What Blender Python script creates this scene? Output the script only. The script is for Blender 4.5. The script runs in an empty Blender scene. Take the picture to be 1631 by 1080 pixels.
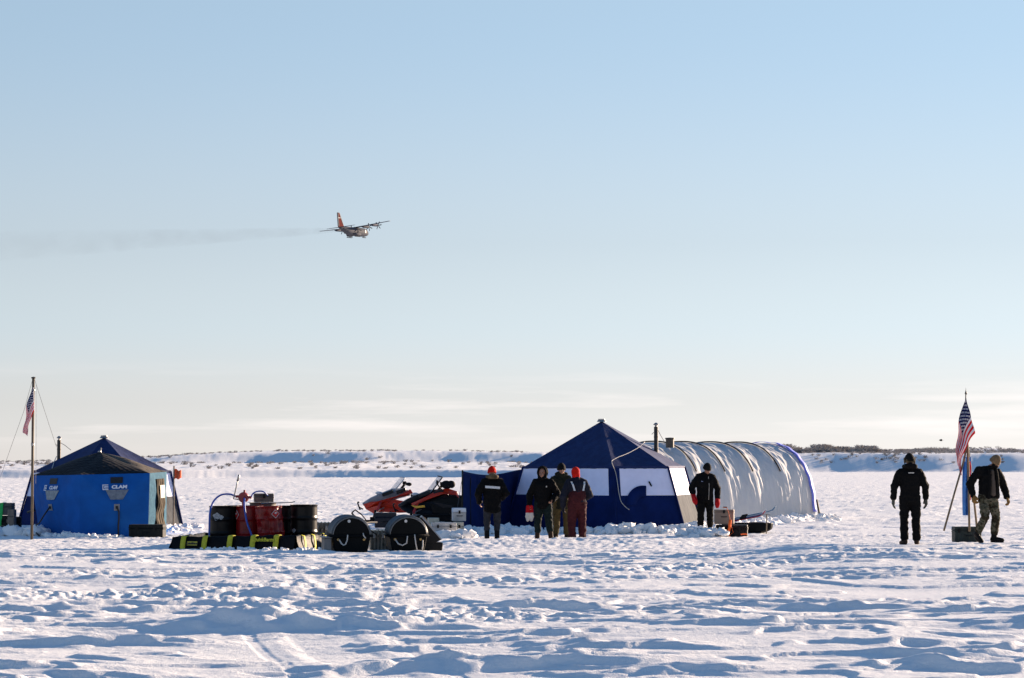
import bpy, bmesh, math, random
import numpy as np
from mathutils import Vector, Matrix, Euler
R = math.radians
random.seed(7)
scene = bpy.context.scene
col = scene.collection

# ------------------------------------------------------------------ camera
H = 1.75                       # lens height above the camp's ground
FPX = 3851.0                   # focal length in pixels of the 1631 px wide photograph (85 mm lens)
PITCH = math.atan((742 - 540) / FPX)
cam_d = bpy.data.cameras.new('camera')
cam = bpy.data.objects.new('camera', cam_d); col.objects.link(cam)
cam_d.sensor_width = 36.0; cam_d.lens = 36.0 * FPX / 1631.0
cam_d.clip_start = 0.5; cam_d.clip_end = 20000
cam.location = (0, 0, H); cam.rotation_euler = (R(90) + PITCH, 0, 0)
scene.camera = cam

# ------------------------------------------------------------------ sky and sun
SUN_EL, SUN_AZ = R(11.5), R(48)      # azimuth clockwise from +Y (the view direction)
world = bpy.data.worlds.new('World'); scene.world = world; world.use_nodes = True
nt = world.node_tree; nt.nodes.clear()
def wn(t, **k):
    n = nt.nodes.new(t)
    for a, b in k.items(): setattr(n, a, b)
    return n
sky = wn('ShaderNodeTexSky', sky_type='NISHITA', sun_disc=False, sun_elevation=SUN_EL, sun_rotation=SUN_AZ,
         altitude=100.0, air_density=1.0, dust_density=0.05, ozone_density=2.2)
bg = wn('ShaderNodeBackground'); bg.inputs['Strength'].default_value = 0.072
wo = wn('ShaderNodeOutputWorld')
# thin streaks of high cloud low over the horizon
tc = wn('ShaderNodeTexCoord'); mp = wn('ShaderNodeMapping'); mp.inputs['Scale'].default_value = (3.0, 3.0, 46.0)
cn = wn('ShaderNodeTexNoise'); cn.inputs['Scale'].default_value = 2.3; cn.inputs['Detail'].default_value = 5; cn.inputs['Roughness'].default_value = 0.55
cr = wn('ShaderNodeMapRange'); cr.inputs['From Min'].default_value = 0.5; cr.inputs['From Max'].default_value = 0.75; cr.inputs['To Max'].default_value = 0.38
sx = wn('ShaderNodeSeparateXYZ')
b1 = wn('ShaderNodeMapRange', interpolation_type='SMOOTHSTEP'); b1.inputs['From Min'].default_value = 0.004; b1.inputs['From Max'].default_value = 0.018
b2 = wn('ShaderNodeMapRange', interpolation_type='SMOOTHSTEP'); b2.inputs['From Min'].default_value = 0.022; b2.inputs['From Max'].default_value = 0.045; b2.inputs['To Min'].default_value = 1; b2.inputs['To Max'].default_value = 0
m1 = wn('ShaderNodeMath', operation='MULTIPLY'); m2 = wn('ShaderNodeMath', operation='MULTIPLY')
mx = wn('ShaderNodeMixRGB', blend_type='MIX')
mx.inputs[2].default_value = (7.4, 6.6, 6.4, 1)
L = nt.links.new
L(tc.outputs['Generated'], mp.inputs['Vector']); L(mp.outputs[0], cn.inputs['Vector']); L(cn.outputs[0], cr.inputs['Value'])
L(tc.outputs['Generated'], sx.inputs[0]); L(sx.outputs['Z'], b1.inputs['Value']); L(sx.outputs['Z'], b2.inputs['Value'])
L(b1.outputs[0], m1.inputs[0]); L(b2.outputs[0], m1.inputs[1]); L(m1.outputs[0], m2.inputs[0]); L(cr.outputs[0], m2.inputs[1])
# clear arctic air: the sky model's luminance, its hue set by height above the horizon
hs = wn('ShaderNodeHueSaturation'); hs.inputs['Saturation'].default_value = 0.12
tn = wn('ShaderNodeMixRGB', blend_type='MULTIPLY'); tn.inputs[0].default_value = 1.0
rp = wn('ShaderNodeValToRGB'); rp.color_ramp.interpolation = 'EASE'
HUES = [(0.0, (1.0, .96, .95)), (0.022, (1.0, 1.0, 1.01)), (0.06, (.925, 1.04, 1.13)), (0.19, (.70, .95, 1.20)), (0.5, (.27, .59, 1.18)), (1.0, (.20, .53, 1.14))]
while len(rp.color_ramp.elements) < len(HUES): rp.color_ramp.elements.new(0.5)
for e, (p, c) in zip(rp.color_ramp.elements, HUES): e.position = p; e.color = (*c, 1)
L(sx.outputs['Z'], rp.inputs[0]); L(sky.outputs[0], hs.inputs['Color']); gm = wn('ShaderNodeGamma'); gm.inputs[1].default_value = 0.72; L(hs.outputs[0], gm.inputs[0]); L(gm.outputs[0], tn.inputs[1]); L(rp.outputs[0], tn.inputs[2])
L(m2.outputs[0], mx.inputs[0]); L(tn.outputs[0], mx.inputs[1]); L(mx.outputs[0], bg.inputs[0]); L(bg.outputs[0], wo.inputs[0])

sun_d = bpy.data.lights.new('sun', 'SUN'); sun_d.energy = 5.0; sun_d.angle = R(0.5); sun_d.color = (1.0, 0.77, 0.57)
sun = bpy.data.objects.new('sun', sun_d); col.objects.link(sun)
sd = Vector((math.sin(SUN_AZ) * math.cos(SUN_EL), math.cos(SUN_AZ) * math.cos(SUN_EL), math.sin(SUN_EL)))
sun.rotation_euler = sd.to_track_quat('Z', 'Y').to_euler()
vs = scene.view_settings
vs.view_transform = 'Standard'; vs.look = 'None'; vs.exposure = 1.5; vs.gamma = 1; vs.use_curve_mapping = False

# ------------------------------------------------------------------ helpers
def at(px, py, Y):
    """point of the place that stands at distance Y, read off the photograph (real metres)"""
    u = (px - 815.5) / FPX; v = -(py - 540) / FPX
    d = Vector((u, math.cos(PITCH) - v * math.sin(PITCH), math.sin(PITCH) + v * math.cos(PITCH)))
    return Vector((0, 0, H)) + d * (Y / d.y)
def X(px, Y): return (px - 815.5) / FPX * Y / math.cos(PITCH) * 0.9995

_m = {}
def mat(name, c, rough=0.7, metal=0.0, var=0.0, vscale=8.0, bump=0.0, bscale=40.0, sheen=0.0, alpha=1.0, spec=0.5, coat=0.0,
        c2=None, stretch=None, trans=0.0):
    if name in _m: return _m[name]
    m = bpy.data.materials.new(name); m.use_nodes = True; n = m.node_tree; b = n.nodes['Principled BSDF']
    b.inputs['Base Color'].default_value = (*c, 1); b.inputs['Roughness'].default_value = rough; b.inputs['Metallic'].default_value = metal
    b.inputs['Specular IOR Level'].default_value = spec; b.inputs['Sheen Weight'].default_value = sheen
    b.inputs['Coat Weight'].default_value = coat; b.inputs['Alpha'].default_value = alpha; b.inputs['Transmission Weight'].default_value = trans
    t = n.nodes.new('ShaderNodeTexCoord'); vec = t.outputs['Object']
    if stretch:
        mpn = n.nodes.new('ShaderNodeMapping'); mpn.inputs['Scale'].default_value = stretch
        n.links.new(vec, mpn.inputs[0]); vec = mpn.outputs[0]
    if var or c2:
        no = n.nodes.new('ShaderNodeTexNoise'); no.inputs['Scale'].default_value = vscale; no.inputs['Detail'].default_value = 6
        n.links.new(vec, no.inputs['Vector'])
        r = n.nodes.new('ShaderNodeValToRGB'); r.color_ramp.elements[0].position = 0.32; r.color_ramp.elements[1].position = 0.68
        a = c; bb = c2 if c2 else tuple(min(1, q * (1 + var)) for q in c)
        if not c2: a = tuple(q * (1 - var) for q in c)
        r.color_ramp.elements[0].color = (*a, 1); r.color_ramp.elements[1].color = (*bb, 1)
        n.links.new(no.outputs[0], r.inputs[0]); n.links.new(r.outputs[0], b.inputs['Base Color'])
    if bump:
        no = n.nodes.new('ShaderNodeTexNoise'); no.inputs['Scale'].default_value = bscale; no.inputs['Detail'].default_value = 4
        n.links.new(vec, no.inputs['Vector'])
        bu = n.nodes.new('ShaderNodeBump'); bu.inputs['Strength'].default_value = bump; bu.inputs['Distance'].default_value = 0.02
        n.links.new(no.outputs[0], bu.inputs['Height']); n.links.new(bu.outputs[0], b.inputs['Normal'])
    _m[name] = m
    return m

def tag(o, label=None, cat=None, group=None, kind=None):
    if label: o['label'] = label
    if cat: o['category'] = cat
    if group: o['group'] = group
    if kind: o['kind'] = kind
    return o
def empty(name, loc, rz=0, label=None, cat=None, group=None):
    o = bpy.data.objects.new(name, None); col.objects.link(o); o.empty_display_size = 0.2
    o.location = loc; o.rotation_euler = (0, 0, rz)
    return tag(o, label, cat, group)
def copy_tree(o, parent=None):
    c = o.copy(); col.objects.link(c); c.parent = parent
    for ch in list(o.children): copy_tree(ch, c)
    return c

class MB:
    """collects shapes and links them as one mesh object"""
    def __init__(s): s.v = []; s.f = []; s.mi = []
    def add(s, vs, fs, mi=0):
        o = len(s.v); s.v += [tuple(p) for p in vs]; s.f += [tuple(o + i for i in f) for f in fs]; s.mi += [mi] * len(fs); return s
    def box(s, c, size, rot=None, taper=1.0, mi=0):
        hx, hy, hz = size[0] / 2, size[1] / 2, size[2] / 2; vs = []
        for z in (-1, 1):
            k = taper if z > 0 else 1
            for x, y in ((-1, -1), (1, -1), (1, 1), (-1, 1)): vs.append(Vector((x * hx * k, y * hy * k, z * hz)))
        M = Euler(rot).to_matrix() if rot else Matrix.Identity(3)
        return s.add([M @ p + Vector(c) for p in vs], [(3, 2, 1, 0), (4, 5, 6, 7), (0, 1, 5, 4), (1, 2, 6, 5), (2, 3, 7, 6), (3, 0, 4, 7)], mi)
    def tube(s, pts, r, seg=8, cap=True, mi=0, flat=1.0, closed=False):
        pts = [Vector(p) for p in pts]; n = len(pts); rs = r if isinstance(r, (list, tuple)) else [r] * n
        vs = []; fs = []; up = Vector((0, 0, 1))
        t0 = (pts[1] - pts[0]).normalized()
        if abs(t0.z) > 0.95: up = Vector((0, 1, 0))
        a = t0.cross(up).normalized()
        for i, p in enumerate(pts):
            if closed: t = (pts[(i + 1) % n] - pts[i - 1])
            else: t = pts[min(i + 1, n - 1)] - pts[max(i - 1, 0)]
            t.normalize(); a = (a - t * a.dot(t)).normalized(); b = t.cross(a)
            for k in range(seg):
                q = 2 * math.pi * k / seg; vs.append(p + (a * math.cos(q) + b * math.sin(q) * flat) * rs[i])
        m = n if closed else n - 1
        for i in range(m):
            for k in range(seg):
                j = (i + 1) % n; fs.append((i * seg + k, i * seg + (k + 1) % seg, j * seg + (k + 1) % seg, j * seg + k))
        if cap and not closed: fs += [tuple(range(seg))[::-1], tuple((n - 1) * seg + k for k in range(seg))]
        return s.add(vs, fs, mi)
    def lathe(s, prof, c=(0, 0, 0), seg=24, axis='Z', mi=0, M=None):
        vs = []; fs = []; n = len(prof)
        for r, z in prof:
            for k in range(seg):
                q = 2 * math.pi * k / seg; p = Vector((r * math.cos(q), r * math.sin(q), z))
                if axis == 'Y': p = Vector((p.x, p.z, p.y))
                if axis == 'X': p = Vector((p.z, p.x, p.y))
                if M: p = M @ p
                vs.append(p + Vector(c))
        for i in range(n - 1):
            for k in range(seg): fs.append((i * seg + k, i * seg + (k + 1) % seg, (i + 1) * seg + (k + 1) % seg, (i + 1) * seg + k))
        if prof[0][0] > 1e-4: fs.append(tuple(range(seg))[::-1])
        if prof[-1][0] > 1e-4: fs.append(tuple((n - 1) * seg + k for k in range(seg)))
        return s.add(vs, fs, mi)
    def ball(s, c, r, seg=10, rings=7, mi=0):
        r = r if isinstance(r, (tuple, list)) else (r, r, r); vs = [(c[0], c[1], c[2] - r[2])]; fs = []
        for i in range(1, rings):
            t = math.pi * i / rings
            for k in range(seg):
                q = 2 * math.pi * k / seg
                vs.append((c[0] + r[0] * math.sin(t) * math.cos(q), c[1] + r[1] * math.sin(t) * math.sin(q), c[2] - r[2] * math.cos(t)))
        vs.append((c[0], c[1], c[2] + r[2])); e = len(vs) - 1
        for k in range(seg): fs.append((0, 1 + (k + 1) % seg, 1 + k)); fs.append((e, 1 + (rings - 2) * seg + k, 1 + (rings - 2) * seg + (k + 1) % seg))
        for i in range(rings - 2):
            for k in range(seg):
                a = 1 + i * seg; fs.append((a + k, a + (k + 1) % seg, a + seg + (k + 1) % seg, a + seg + k))
        return s.add(vs, fs, mi)
    def prism(s, poly, y0, y1, mi=0, M=None, sc1=1.0):
        """poly in (x,z), extruded along y"""
        n = len(poly); cx = sum(p[0] for p in poly) / n; cz = sum(p[1] for p in poly) / n
        vs = [Vector((x, y0, z)) for x, z in poly] + [Vector((cx + (x - cx) * sc1, y1, cz + (z - cz) * sc1)) for x, z in poly]
        if M: vs = [M @ v for v in vs]
        return s.add(vs, [tuple(range(n)), tuple(range(2 * n - 1, n - 1, -1))] + [(i, n + i, n + (i + 1) % n, (i + 1) % n) for i in range(n)], mi)
    def grid(s, P, mi=0, wrap=False):
        """P[i][j] points"""
        n = len(P); m = len(P[0]); vs = [p for r in P for p in r]
        fs = [(i * m + j, i * m + (j + 1) % m, (i + 1) * m + (j + 1) % m, (i + 1) * m + j) for i in range(n - 1) for j in range(m if wrap else m - 1)]
        return s.add(vs, fs, mi)
    def build(s, name, m, parent=None, smooth=False, bevel=0, solid=0, loc=None, auto=None, subsurf=0, fix=True):
        me = bpy.data.meshes.new(name); me.from_pydata(s.v, [], s.f)
        ms = m if isinstance(m, (list, tuple)) else [m]
        for q in ms: me.materials.append(q)
        if len(ms) > 1: me.polygons.foreach_set('material_index', s.mi)
        if fix:
            bm = bmesh.new(); bm.from_mesh(me); bmesh.ops.recalc_face_normals(bm, faces=bm.faces); bm.to_mesh(me); bm.free()
        if smooth: me.polygons.foreach_set('use_smooth', [True] * len(me.polygons))
        if auto is not None: me.set_sharp_from_angle(angle=R(auto))
        o = bpy.data.objects.new(name, me); col.objects.link(o)
        if parent: o.parent = parent
        if loc: o.location = loc
        if solid:
            q = o.modifiers.new('solid', 'SOLIDIFY'); q.thickness = solid; q.offset = 0
        if bevel:
            q = o.modifiers.new('bevel', 'BEVEL'); q.width = bevel; q.segments = 2; q.limit_method = 'ANGLE'; q.angle_limit = R(35)
        if subsurf:
            q = o.modifiers.new('sub', 'SUBSURF'); q.levels = subsurf; q.render_levels = subsurf
        return o

def curve(pts, n=6):
    """Catmull-Rom points through pts"""
    P = [Vector(p) for p in pts]; P = [P[0] * 2 - P[1]] + P + [P[-1] * 2 - P[-2]]; out = []
    for i in range(1, len(P) - 2):
        a, b, c, d = P[i - 1:i + 3]
        for k in range(n):
            t = k / n; out.append(tuple(.5 * (2 * b + (c - a) * t + (2 * a - 5 * b + 4 * c - d) * t * t + (3 * b - a - 3 * c + d) * t ** 3)))
    return out + [tuple(P[-2])]

def text_mesh(txt, size, name, m, parent, M, shear=0.0, extrude=0.002, bold=0.0, xs=1.0):
    cu = bpy.data.curves.new('lettering', 'FONT'); cu.body = txt; cu.size = size; cu.shear = shear; cu.extrude = extrude; cu.offset = bold
    cu.align_x = 'CENTER'; cu.align_y = 'CENTER'; cu.resolution_u = 3
    tmp = bpy.data.objects.new('tmp', cu); col.objects.link(tmp)
    dg = bpy.context.evaluated_depsgraph_get(); me = bpy.data.meshes.new_from_object(tmp.evaluated_get(dg))
    bpy.data.objects.remove(tmp); bpy.data.curves.remove(cu)
    me.transform(M @ Matrix.Diagonal((xs, 1, 1, 1))); me.materials.clear(); me.materials.append(m)
    o = bpy.data.objects.new(name, me); me.name = name; col.objects.link(o); o.parent = parent
    return o

# ------------------------------------------------------------------ numpy noise
def _h(i, j, s):
    n = (i.astype(np.int64) * 374761393 + j.astype(np.int64) * 668265263 + s * 1442695041) & 0xffffffff
    n = ((n ^ (n >> 13)) * 1274126177) & 0xffffffff
    n = ((n ^ (n >> 15)) * 2246822519) & 0xffffffff
    return ((n ^ (n >> 16)) & 0xffffff) / float(0xffffff)
def noise(x, y, s=0):
    """gradient noise, about -1..1"""
    i = np.floor(x); j = np.floor(y); fx = x - i; fy = y - j
    u = fx * fx * fx * (fx * (fx * 6 - 15) + 10); v = fy * fy * fy * (fy * (fy * 6 - 15) + 10)
    def g(di, dj):
        a = _h(i + di, j + dj, s) * 2 * np.pi
        return np.cos(a) * (fx - di) + np.sin(a) * (fy - dj)
    a = g(0, 0); b = g(1, 0); c = g(0, 1); d = g(1, 1)
    return 1.5 * ((a + (b - a) * u) + ((c + (d - c) * u) - (a + (b - a) * u)) * v)
def fbm(x, y, s=0, o=4, g=0.5):
    t = 0; a = 1.0; k = 0
    for q in range(o): t = t + a * noise(x * 2 ** q + 17.3 * q, y * 2 ** q - 9.1 * q, s + q * 13); k += a; a *= g
    return t / k * 1.3
def ss(a, b, x):
    t = np.clip((x - a) / (b - a), 0, 1); return t * t * (3 - 2 * t)
# ------------------------------------------------------------------ the snow: one sheet from under the camera to beyond the hills
def base_z(x, y):
    """large shape of the snowfield: camp in a slight dip, a rise on the near right, banks and low hills across the lake"""
    x = np.asarray(x, float); y = np.asarray(y, float)
    z = 0.10 * (1 - ss(44, 52, y)) + 0.14 * ss(3.5, 6.0, x) * (1 - ss(49.5, 56, y)) * ss(30, 44, y)
    z = z + 0.13 * np.exp(-((y - 53.2) / 1.3) ** 2) * ss(-2.2, -0.9, x) * (1 - ss(2.9, 4.5, x))
    z = z + 0.10 * np.exp(-((y - 24.5) / 2.2) ** 2) * (0.4 + 0.6 * ss(-3, 2, x))
    return z
def ground_at(x, y): return float(base_z(x, y))

def far_z(x, y):
    ang = x / np.maximum(y, 1.0)                       # position along the far shore
    shore = 335 + 30 * ss(-0.25, 0.0, ang) + 290 * ss(0.012, 0.06, ang) + 14 * fbm(x / 60, y / 400, 71, 3)
    d = y - shore
    rightness = ss(0.014, 0.06, ang)
    # left: three gentle terraces; right: one cut bank with a brushy top
    w1 = 6 * fbm(x / 25, y / 60, 72, 3)
    low = 1.15 * ss(0, 3.6, d + .35 * w1) + 1.0 * ss(6, 130, d)
    mid = 2.7 * ss(0, 13, d - 150 + 45 * fbm(x / 130, y / 400, 73, 3) + 40 * ang / 0.2) * ss(-0.2, -0.08, ang)
    top = 1.3 * ss(150, 420, d + 60 * fbm(x / 150, y / 300, 74, 3)) * (0.55 + 0.45 * ss(-0.22, -0.12, ang)) * (1 - 0.25 * ss(-0.05, 0.0, ang))
    left = low + mid + top
    right = 4.8 * ss(-3, 23, d + 0.3 * w1) * (0.92 + 0.16 * fbm(x / 50, y / 60, 76, 3)) + .5 * ss(-2, 8, d + w1) + 1.9 * ss(30, 110, d + 3 * w1) + 0.6 * ss(100, 300, d)
    z = left * (1 - rightness) + right * rightness
    rough = ss(-4, 12, d)
    z = z + rough * (0.34 * fbm(x / 8, y / 14, 77, 4) + 0.45 * fbm(x / 60, y / 90, 78, 3)) * ss(0, 60, d)
    return z - 40 * ss(1600, 3000, y)

def snow_z(x, y):
    z = base_z(x, y) + far_z(x, y)
    # wind runs almost across the view: long, low, sharp-edged sastrugi
    ca, sa = math.cos(R(-12)), math.sin(R(-12))
    wx = x + 0.9 * noise(x / 3.1, y / 3.1, 1); wy = y + 0.9 * noise(x / 3.3, y / 3.3, 2)
    u = wx * ca + wy * sa; v = -wx * sa + wy * ca
    dist = np.sqrt(x * x + y * y)
    camp = np.exp(-(((x + 1) / 13) ** 4 + ((y - 56) / 9.5) ** 4))        # trampled camp floor
    n1 = fbm(u / 2.6, v / 1.35, 11, 3, 0.5)
    n2 = fbm(u / 1.5 + 5, v / 0.75, 21, 3, 0.5)
    n3 = fbm(u / 0.55, v / 0.22, 31, 3, 0.5)
    plate = ss(0.14, 0.22, n1)                                             # undercut plates with a steep edge
    patch = ss(-0.15, 0.25, fbm(x / 7, y / 6, 41, 2))
    open_ = (1 - 0.8 * camp)
    z = z + open_ * (0.026 * plate * (1 - 0.6 * ss(0.2, 0.55, n1)) + 0.020 * n1)
    z = z + open_ * patch * (0.016 * ss(0.12, 0.24, n2) + 0.010 * n2)
    z = z + open_ * 0.011 * n3 * (0.15 + 0.85 * patch)
    z = z + 0.07 * open_ * (1 - ss(20, 48, dist)) * (fbm(x / 4.8, y / 3.0, 51, 2) - 0.0) 
    z = z + 0.007 * open_ * noise(x / .16, y / .09, 91) * (1 - ss(40, 60, dist)) * (.4 + .6 * patch)
    # footprints, broken crust
    trail = np.exp(-((y - (27.5 - 1.1 * (x + 2.0) + 0.8 * np.sin(x * 1.3))) / 1.1) ** 2) * ss(-7.5, -5.5, x) * (1 - ss(0.0, 1.5, x))
    trail = np.maximum(trail, np.exp(-((y - 36.5 - 0.9 * x) / 1.0) ** 2) * ss(-6, -2, x) * 0.8)
    rgh = np.clip(camp + trail + 0.28 * ss(0.1, 0.4, fbm(x / 5, y / 9, 61, 2)), 0, 1)
    cr = noise(x / 0.17, y / 0.19, 62)
    z = z + rgh * (1 + 1.2 * trail) * (0.015 * ss(-0.1, 0.25, cr) + 0.02 * fbm(x / 0.4, y / 0.45, 63, 3)) * (1 - ss(90, 200, dist))
    # snowmobile tracks: a pressed belt with cleat marks and two ski lines
    for (k0, k1, k2, k3) in ((39.5, .30, 1.2, 0.35), (44.0, -.10, .6, .22), (33.0, .55, 1.5, .2), (60.5, .02, .8, .15)):
        yc = k0 + k1 * x + k2 * np.sin(x * k3 + k0); q = (y - yc) / math.sqrt(1 + k1 * k1)
        belt = ss(.30, .22, np.abs(q)); z = z - 0.045 * belt + 0.022 * belt * ss(-.2, .2, np.sin((x + .2 * y) * 2 * math.pi / .30))
        z = z - 0.03 * ss(.07, .03, np.abs(np.abs(q) - .52)) + 0.02 * np.exp(-((np.abs(q) - .36) / .05) ** 2) * (1 + noise(x / .2, y / .2, 64))
    # the track that comes in from the near side towards the drums
    q = x - (-0.6 - .17 * (y - 20) + .7 * np.sin(y * .21)); on = .22 * ss(12, 15, y) * (1 - ss(47, 50, y)); belt = ss(.36, .26, np.abs(q)) * on
    z = z - 0.050 * belt + 0.024 * belt * ss(-.2, .2, np.sin(y * 2 * math.pi / .42)) + .03 * on * np.exp(-((np.abs(q) - .44) / .08) ** 2) * (1 + noise(x / .2, y / .3, 65)) - .035 * on * ss(.08, .03, np.abs(np.abs(q) - .66))
    # far field: small hard ripples, growing into pillows with distance
    ff = ss(58, 90, dist)
    z = z + ff * (0.02 * fbm(u / 3.0, v / 2.2, 81, 3) + 0.02 * ss(0.1, 0.25, n2))
    return z

def build_snow():
    th = []; a = -math.pi
    inner = 0.262; step = 0.00062
    coarse = list(np.linspace(-math.pi, -inner, 60)[:-1])
    fine = list(np.arange(-inner, inner, step))
    th = np.array(coarse + fine + list(np.linspace(inner, math.pi, 60)))
    r = [0.0, 2.0, 5.0, 9.0, 13.0]; 
    while r[-1] < 3200:
        q = r[-1]
        k = 0.0034 if q < 18 else 0.0023 if q < 34 else 0.0020 if q < 75 else 0.0042 if q < 330 else 0.0036 if q < 900 else 0.03
        r.append(q * (1 + k))
    r = np.array(r); Rr, T = np.meshgrid(r, th, indexing='ij')
    x = Rr * np.sin(T); y = Rr * np.cos(T)
    z = snow_z(x, y)
    # wind-cut drifts: a long gentle back, a crest, and a steep scoured face on the near side
    rd = np.random.RandomState(23)
    def drift(cx, cy, L_, W, A, ang, sk):
        rc = math.hypot(cx, cy); tc = math.atan2(cx, cy); ext = L_ + W
        i0, i1 = np.searchsorted(r, [rc - ext, rc + ext]); j0, j1 = np.searchsorted(th, [tc - ext / rc, tc + ext / rc])
        if i1 - i0 < 3 or j1 - j0 < 3: return
        X_ = x[i0:i1, j0:j1] - cx; Y_ = y[i0:i1, j0:j1] - cy; c_, s_ = math.cos(ang), math.sin(ang)
        p = (X_ * c_ + Y_ * s_) / L_; q = (-X_ * s_ + Y_ * c_) / W
        nz = noise((X_ + cx) / (L_ * .35), (Y_ + cy) / (L_ * .5), 95); n3 = noise((X_ + cx) / .22, (Y_ + cy) / .5, 96)
        a = np.clip(1 - ((p - sk) / np.where(p > sk, 1 - sk, 1 + sk)) ** 2, 0, 1) ** 1.35
        t = -(q - .35 * nz - .5 * p * sk - .05 * n3)
        prof = np.where(t < 0, np.clip(1 + t, 0, 1) ** 1.6, 1 - ss(0, .24, t))
        z[i0:i1, j0:j1] += A * a * prof * (1 + .12 * n3)
    cnt = 0
    while cnt < 800:
        yy = 17 * (150 / 17) ** rd.rand(); xx = (rd.rand() - .5) * .50 * yy
        incamp = (abs(yy - 56) < 9 and -14 < xx < 12) or (abs(yy - 47) < 4 and 4 < xx < 11)
        big = rd.rand() < .10
        L_ = (rd.uniform(.35, 1.0) if not big else rd.uniform(1.0, 2.1)) * (1 + yy / 220); W = L_ * rd.uniform(.28, .55); A = L_ * rd.uniform(.022, .050)
        if noise(np.array([xx / 5.0]), np.array([yy / 5.0]), 97)[0] < -.15 and not big: cnt += 1; continue
        drift(xx, yy, L_, W, A * (.35 if incamp else 1), R(rd.normal(3, 11)), rd.uniform(-.5, .5)); cnt += 1
    for (px, py, Lp, A) in ((862, 975, 1.15, .17), (1180, 962, 1.5, .13), (1290, 1010, 1.6, .16), (1040, 1068, 1.3, .10), (590, 972, .8, .12), (300, 935, 1.1, .13), (1560, 985, 1.5, .13), (1420, 1065, 1.0, .10), (330, 1060, .9, .06), (640, 1035, .7, .09), (1590, 900, 1.0, .09), (820, 1000, 1.0, .08)):
        yy = 1.65 * FPX / (py - 742); drift((px - 815.5) / FPX * yy, yy, Lp, Lp * .5, A * .48, R(4), .1)
    n, m = x.shape
    me = bpy.data.meshes.new('snow')
    co = np.stack([x, y, z], -1).reshape(-1, 3).astype(np.float32)
    i, j = np.meshgrid(np.arange(n - 1), np.arange(m - 1), indexing='ij')
    a = (i * m + j).ravel(); q = np.stack([a, a + m, a + m + 1, a + 1], -1)
    me.vertices.add(len(co)); me.vertices.foreach_set('co', co.ravel())
    me.loops.add(q.size); me.loops.foreach_set('vertex_index', q.ravel().astype(np.int32))
    me.polygons.add(len(q)); me.polygons.foreach_set('loop_start', np.arange(0, q.size, 4, dtype=np.int32))
    me.polygons.foreach_set('use_smooth', np.ones(len(q), bool))
    me.update()
    if me.polygons[len(me.polygons) // 2].normal.z < 0: me.flip_normals()
    m_ = bpy.data.materials.new('snow'); m_.use_nodes = True; nn = m_.node_tree; b = nn.nodes['Principled BSDF']
    b.inputs['Roughness'].default_value = 0.55; b.inputs['Specular IOR Level'].default_value = 0.25
    t = nn.nodes.new('ShaderNodeTexCoord'); g = nn.nodes.new('ShaderNodeTexNoise'); g.inputs['Scale'].default_value = 13; g.inputs['Detail'].default_value = 8; g.inputs['Roughness'].default_value = 0.65
    rp = nn.nodes.new('ShaderNodeValToRGB'); rp.color_ramp.elements[0].color = (0.83, 0.825, 0.82, 1); rp.color_ramp.elements[1].color = (0.91, 0.895, 0.875, 1)
    bu = nn.nodes.new('ShaderNodeBump'); bu.inputs['Strength'].default_value = 0.6; bu.inputs['Distance'].default_value = 0.03
    nn.links.new(t.outputs['Object'], g.inputs['Vector']); nn.links.new(g.outputs[0], rp.inputs[0]); nn.links.new(rp.outputs[0], b.inputs['Base Color'])
    nn.links.new(g.outputs[0], bu.inputs['Height']); nn.links.new(bu.outputs[0], b.inputs['Normal'])
    g2 = nn.nodes.new('ShaderNodeTexNoise'); g2.inputs['Scale'].default_value = 70; g2.inputs['Detail'].default_value = 3; b2_ = nn.nodes.new('ShaderNodeBump'); b2_.inputs['Strength'].default_value = .5; b2_.inputs['Distance'].default_value = .008
    nn.links.new(t.outputs['Object'], g2.inputs['Vector']); nn.links.new(g2.outputs[0], b2_.inputs['Height']); nn.links.new(bu.outputs[0], b2_.inputs['Normal']); nn.links.new(b2_.outputs[0], b.inputs['Normal'])
    me.materials.append(m_)
    o = bpy.data.objects.new('snow_ground', me); col.objects.link(o); o['kind'] = 'structure'
    return m_
M_SNOW = build_snow()
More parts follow.
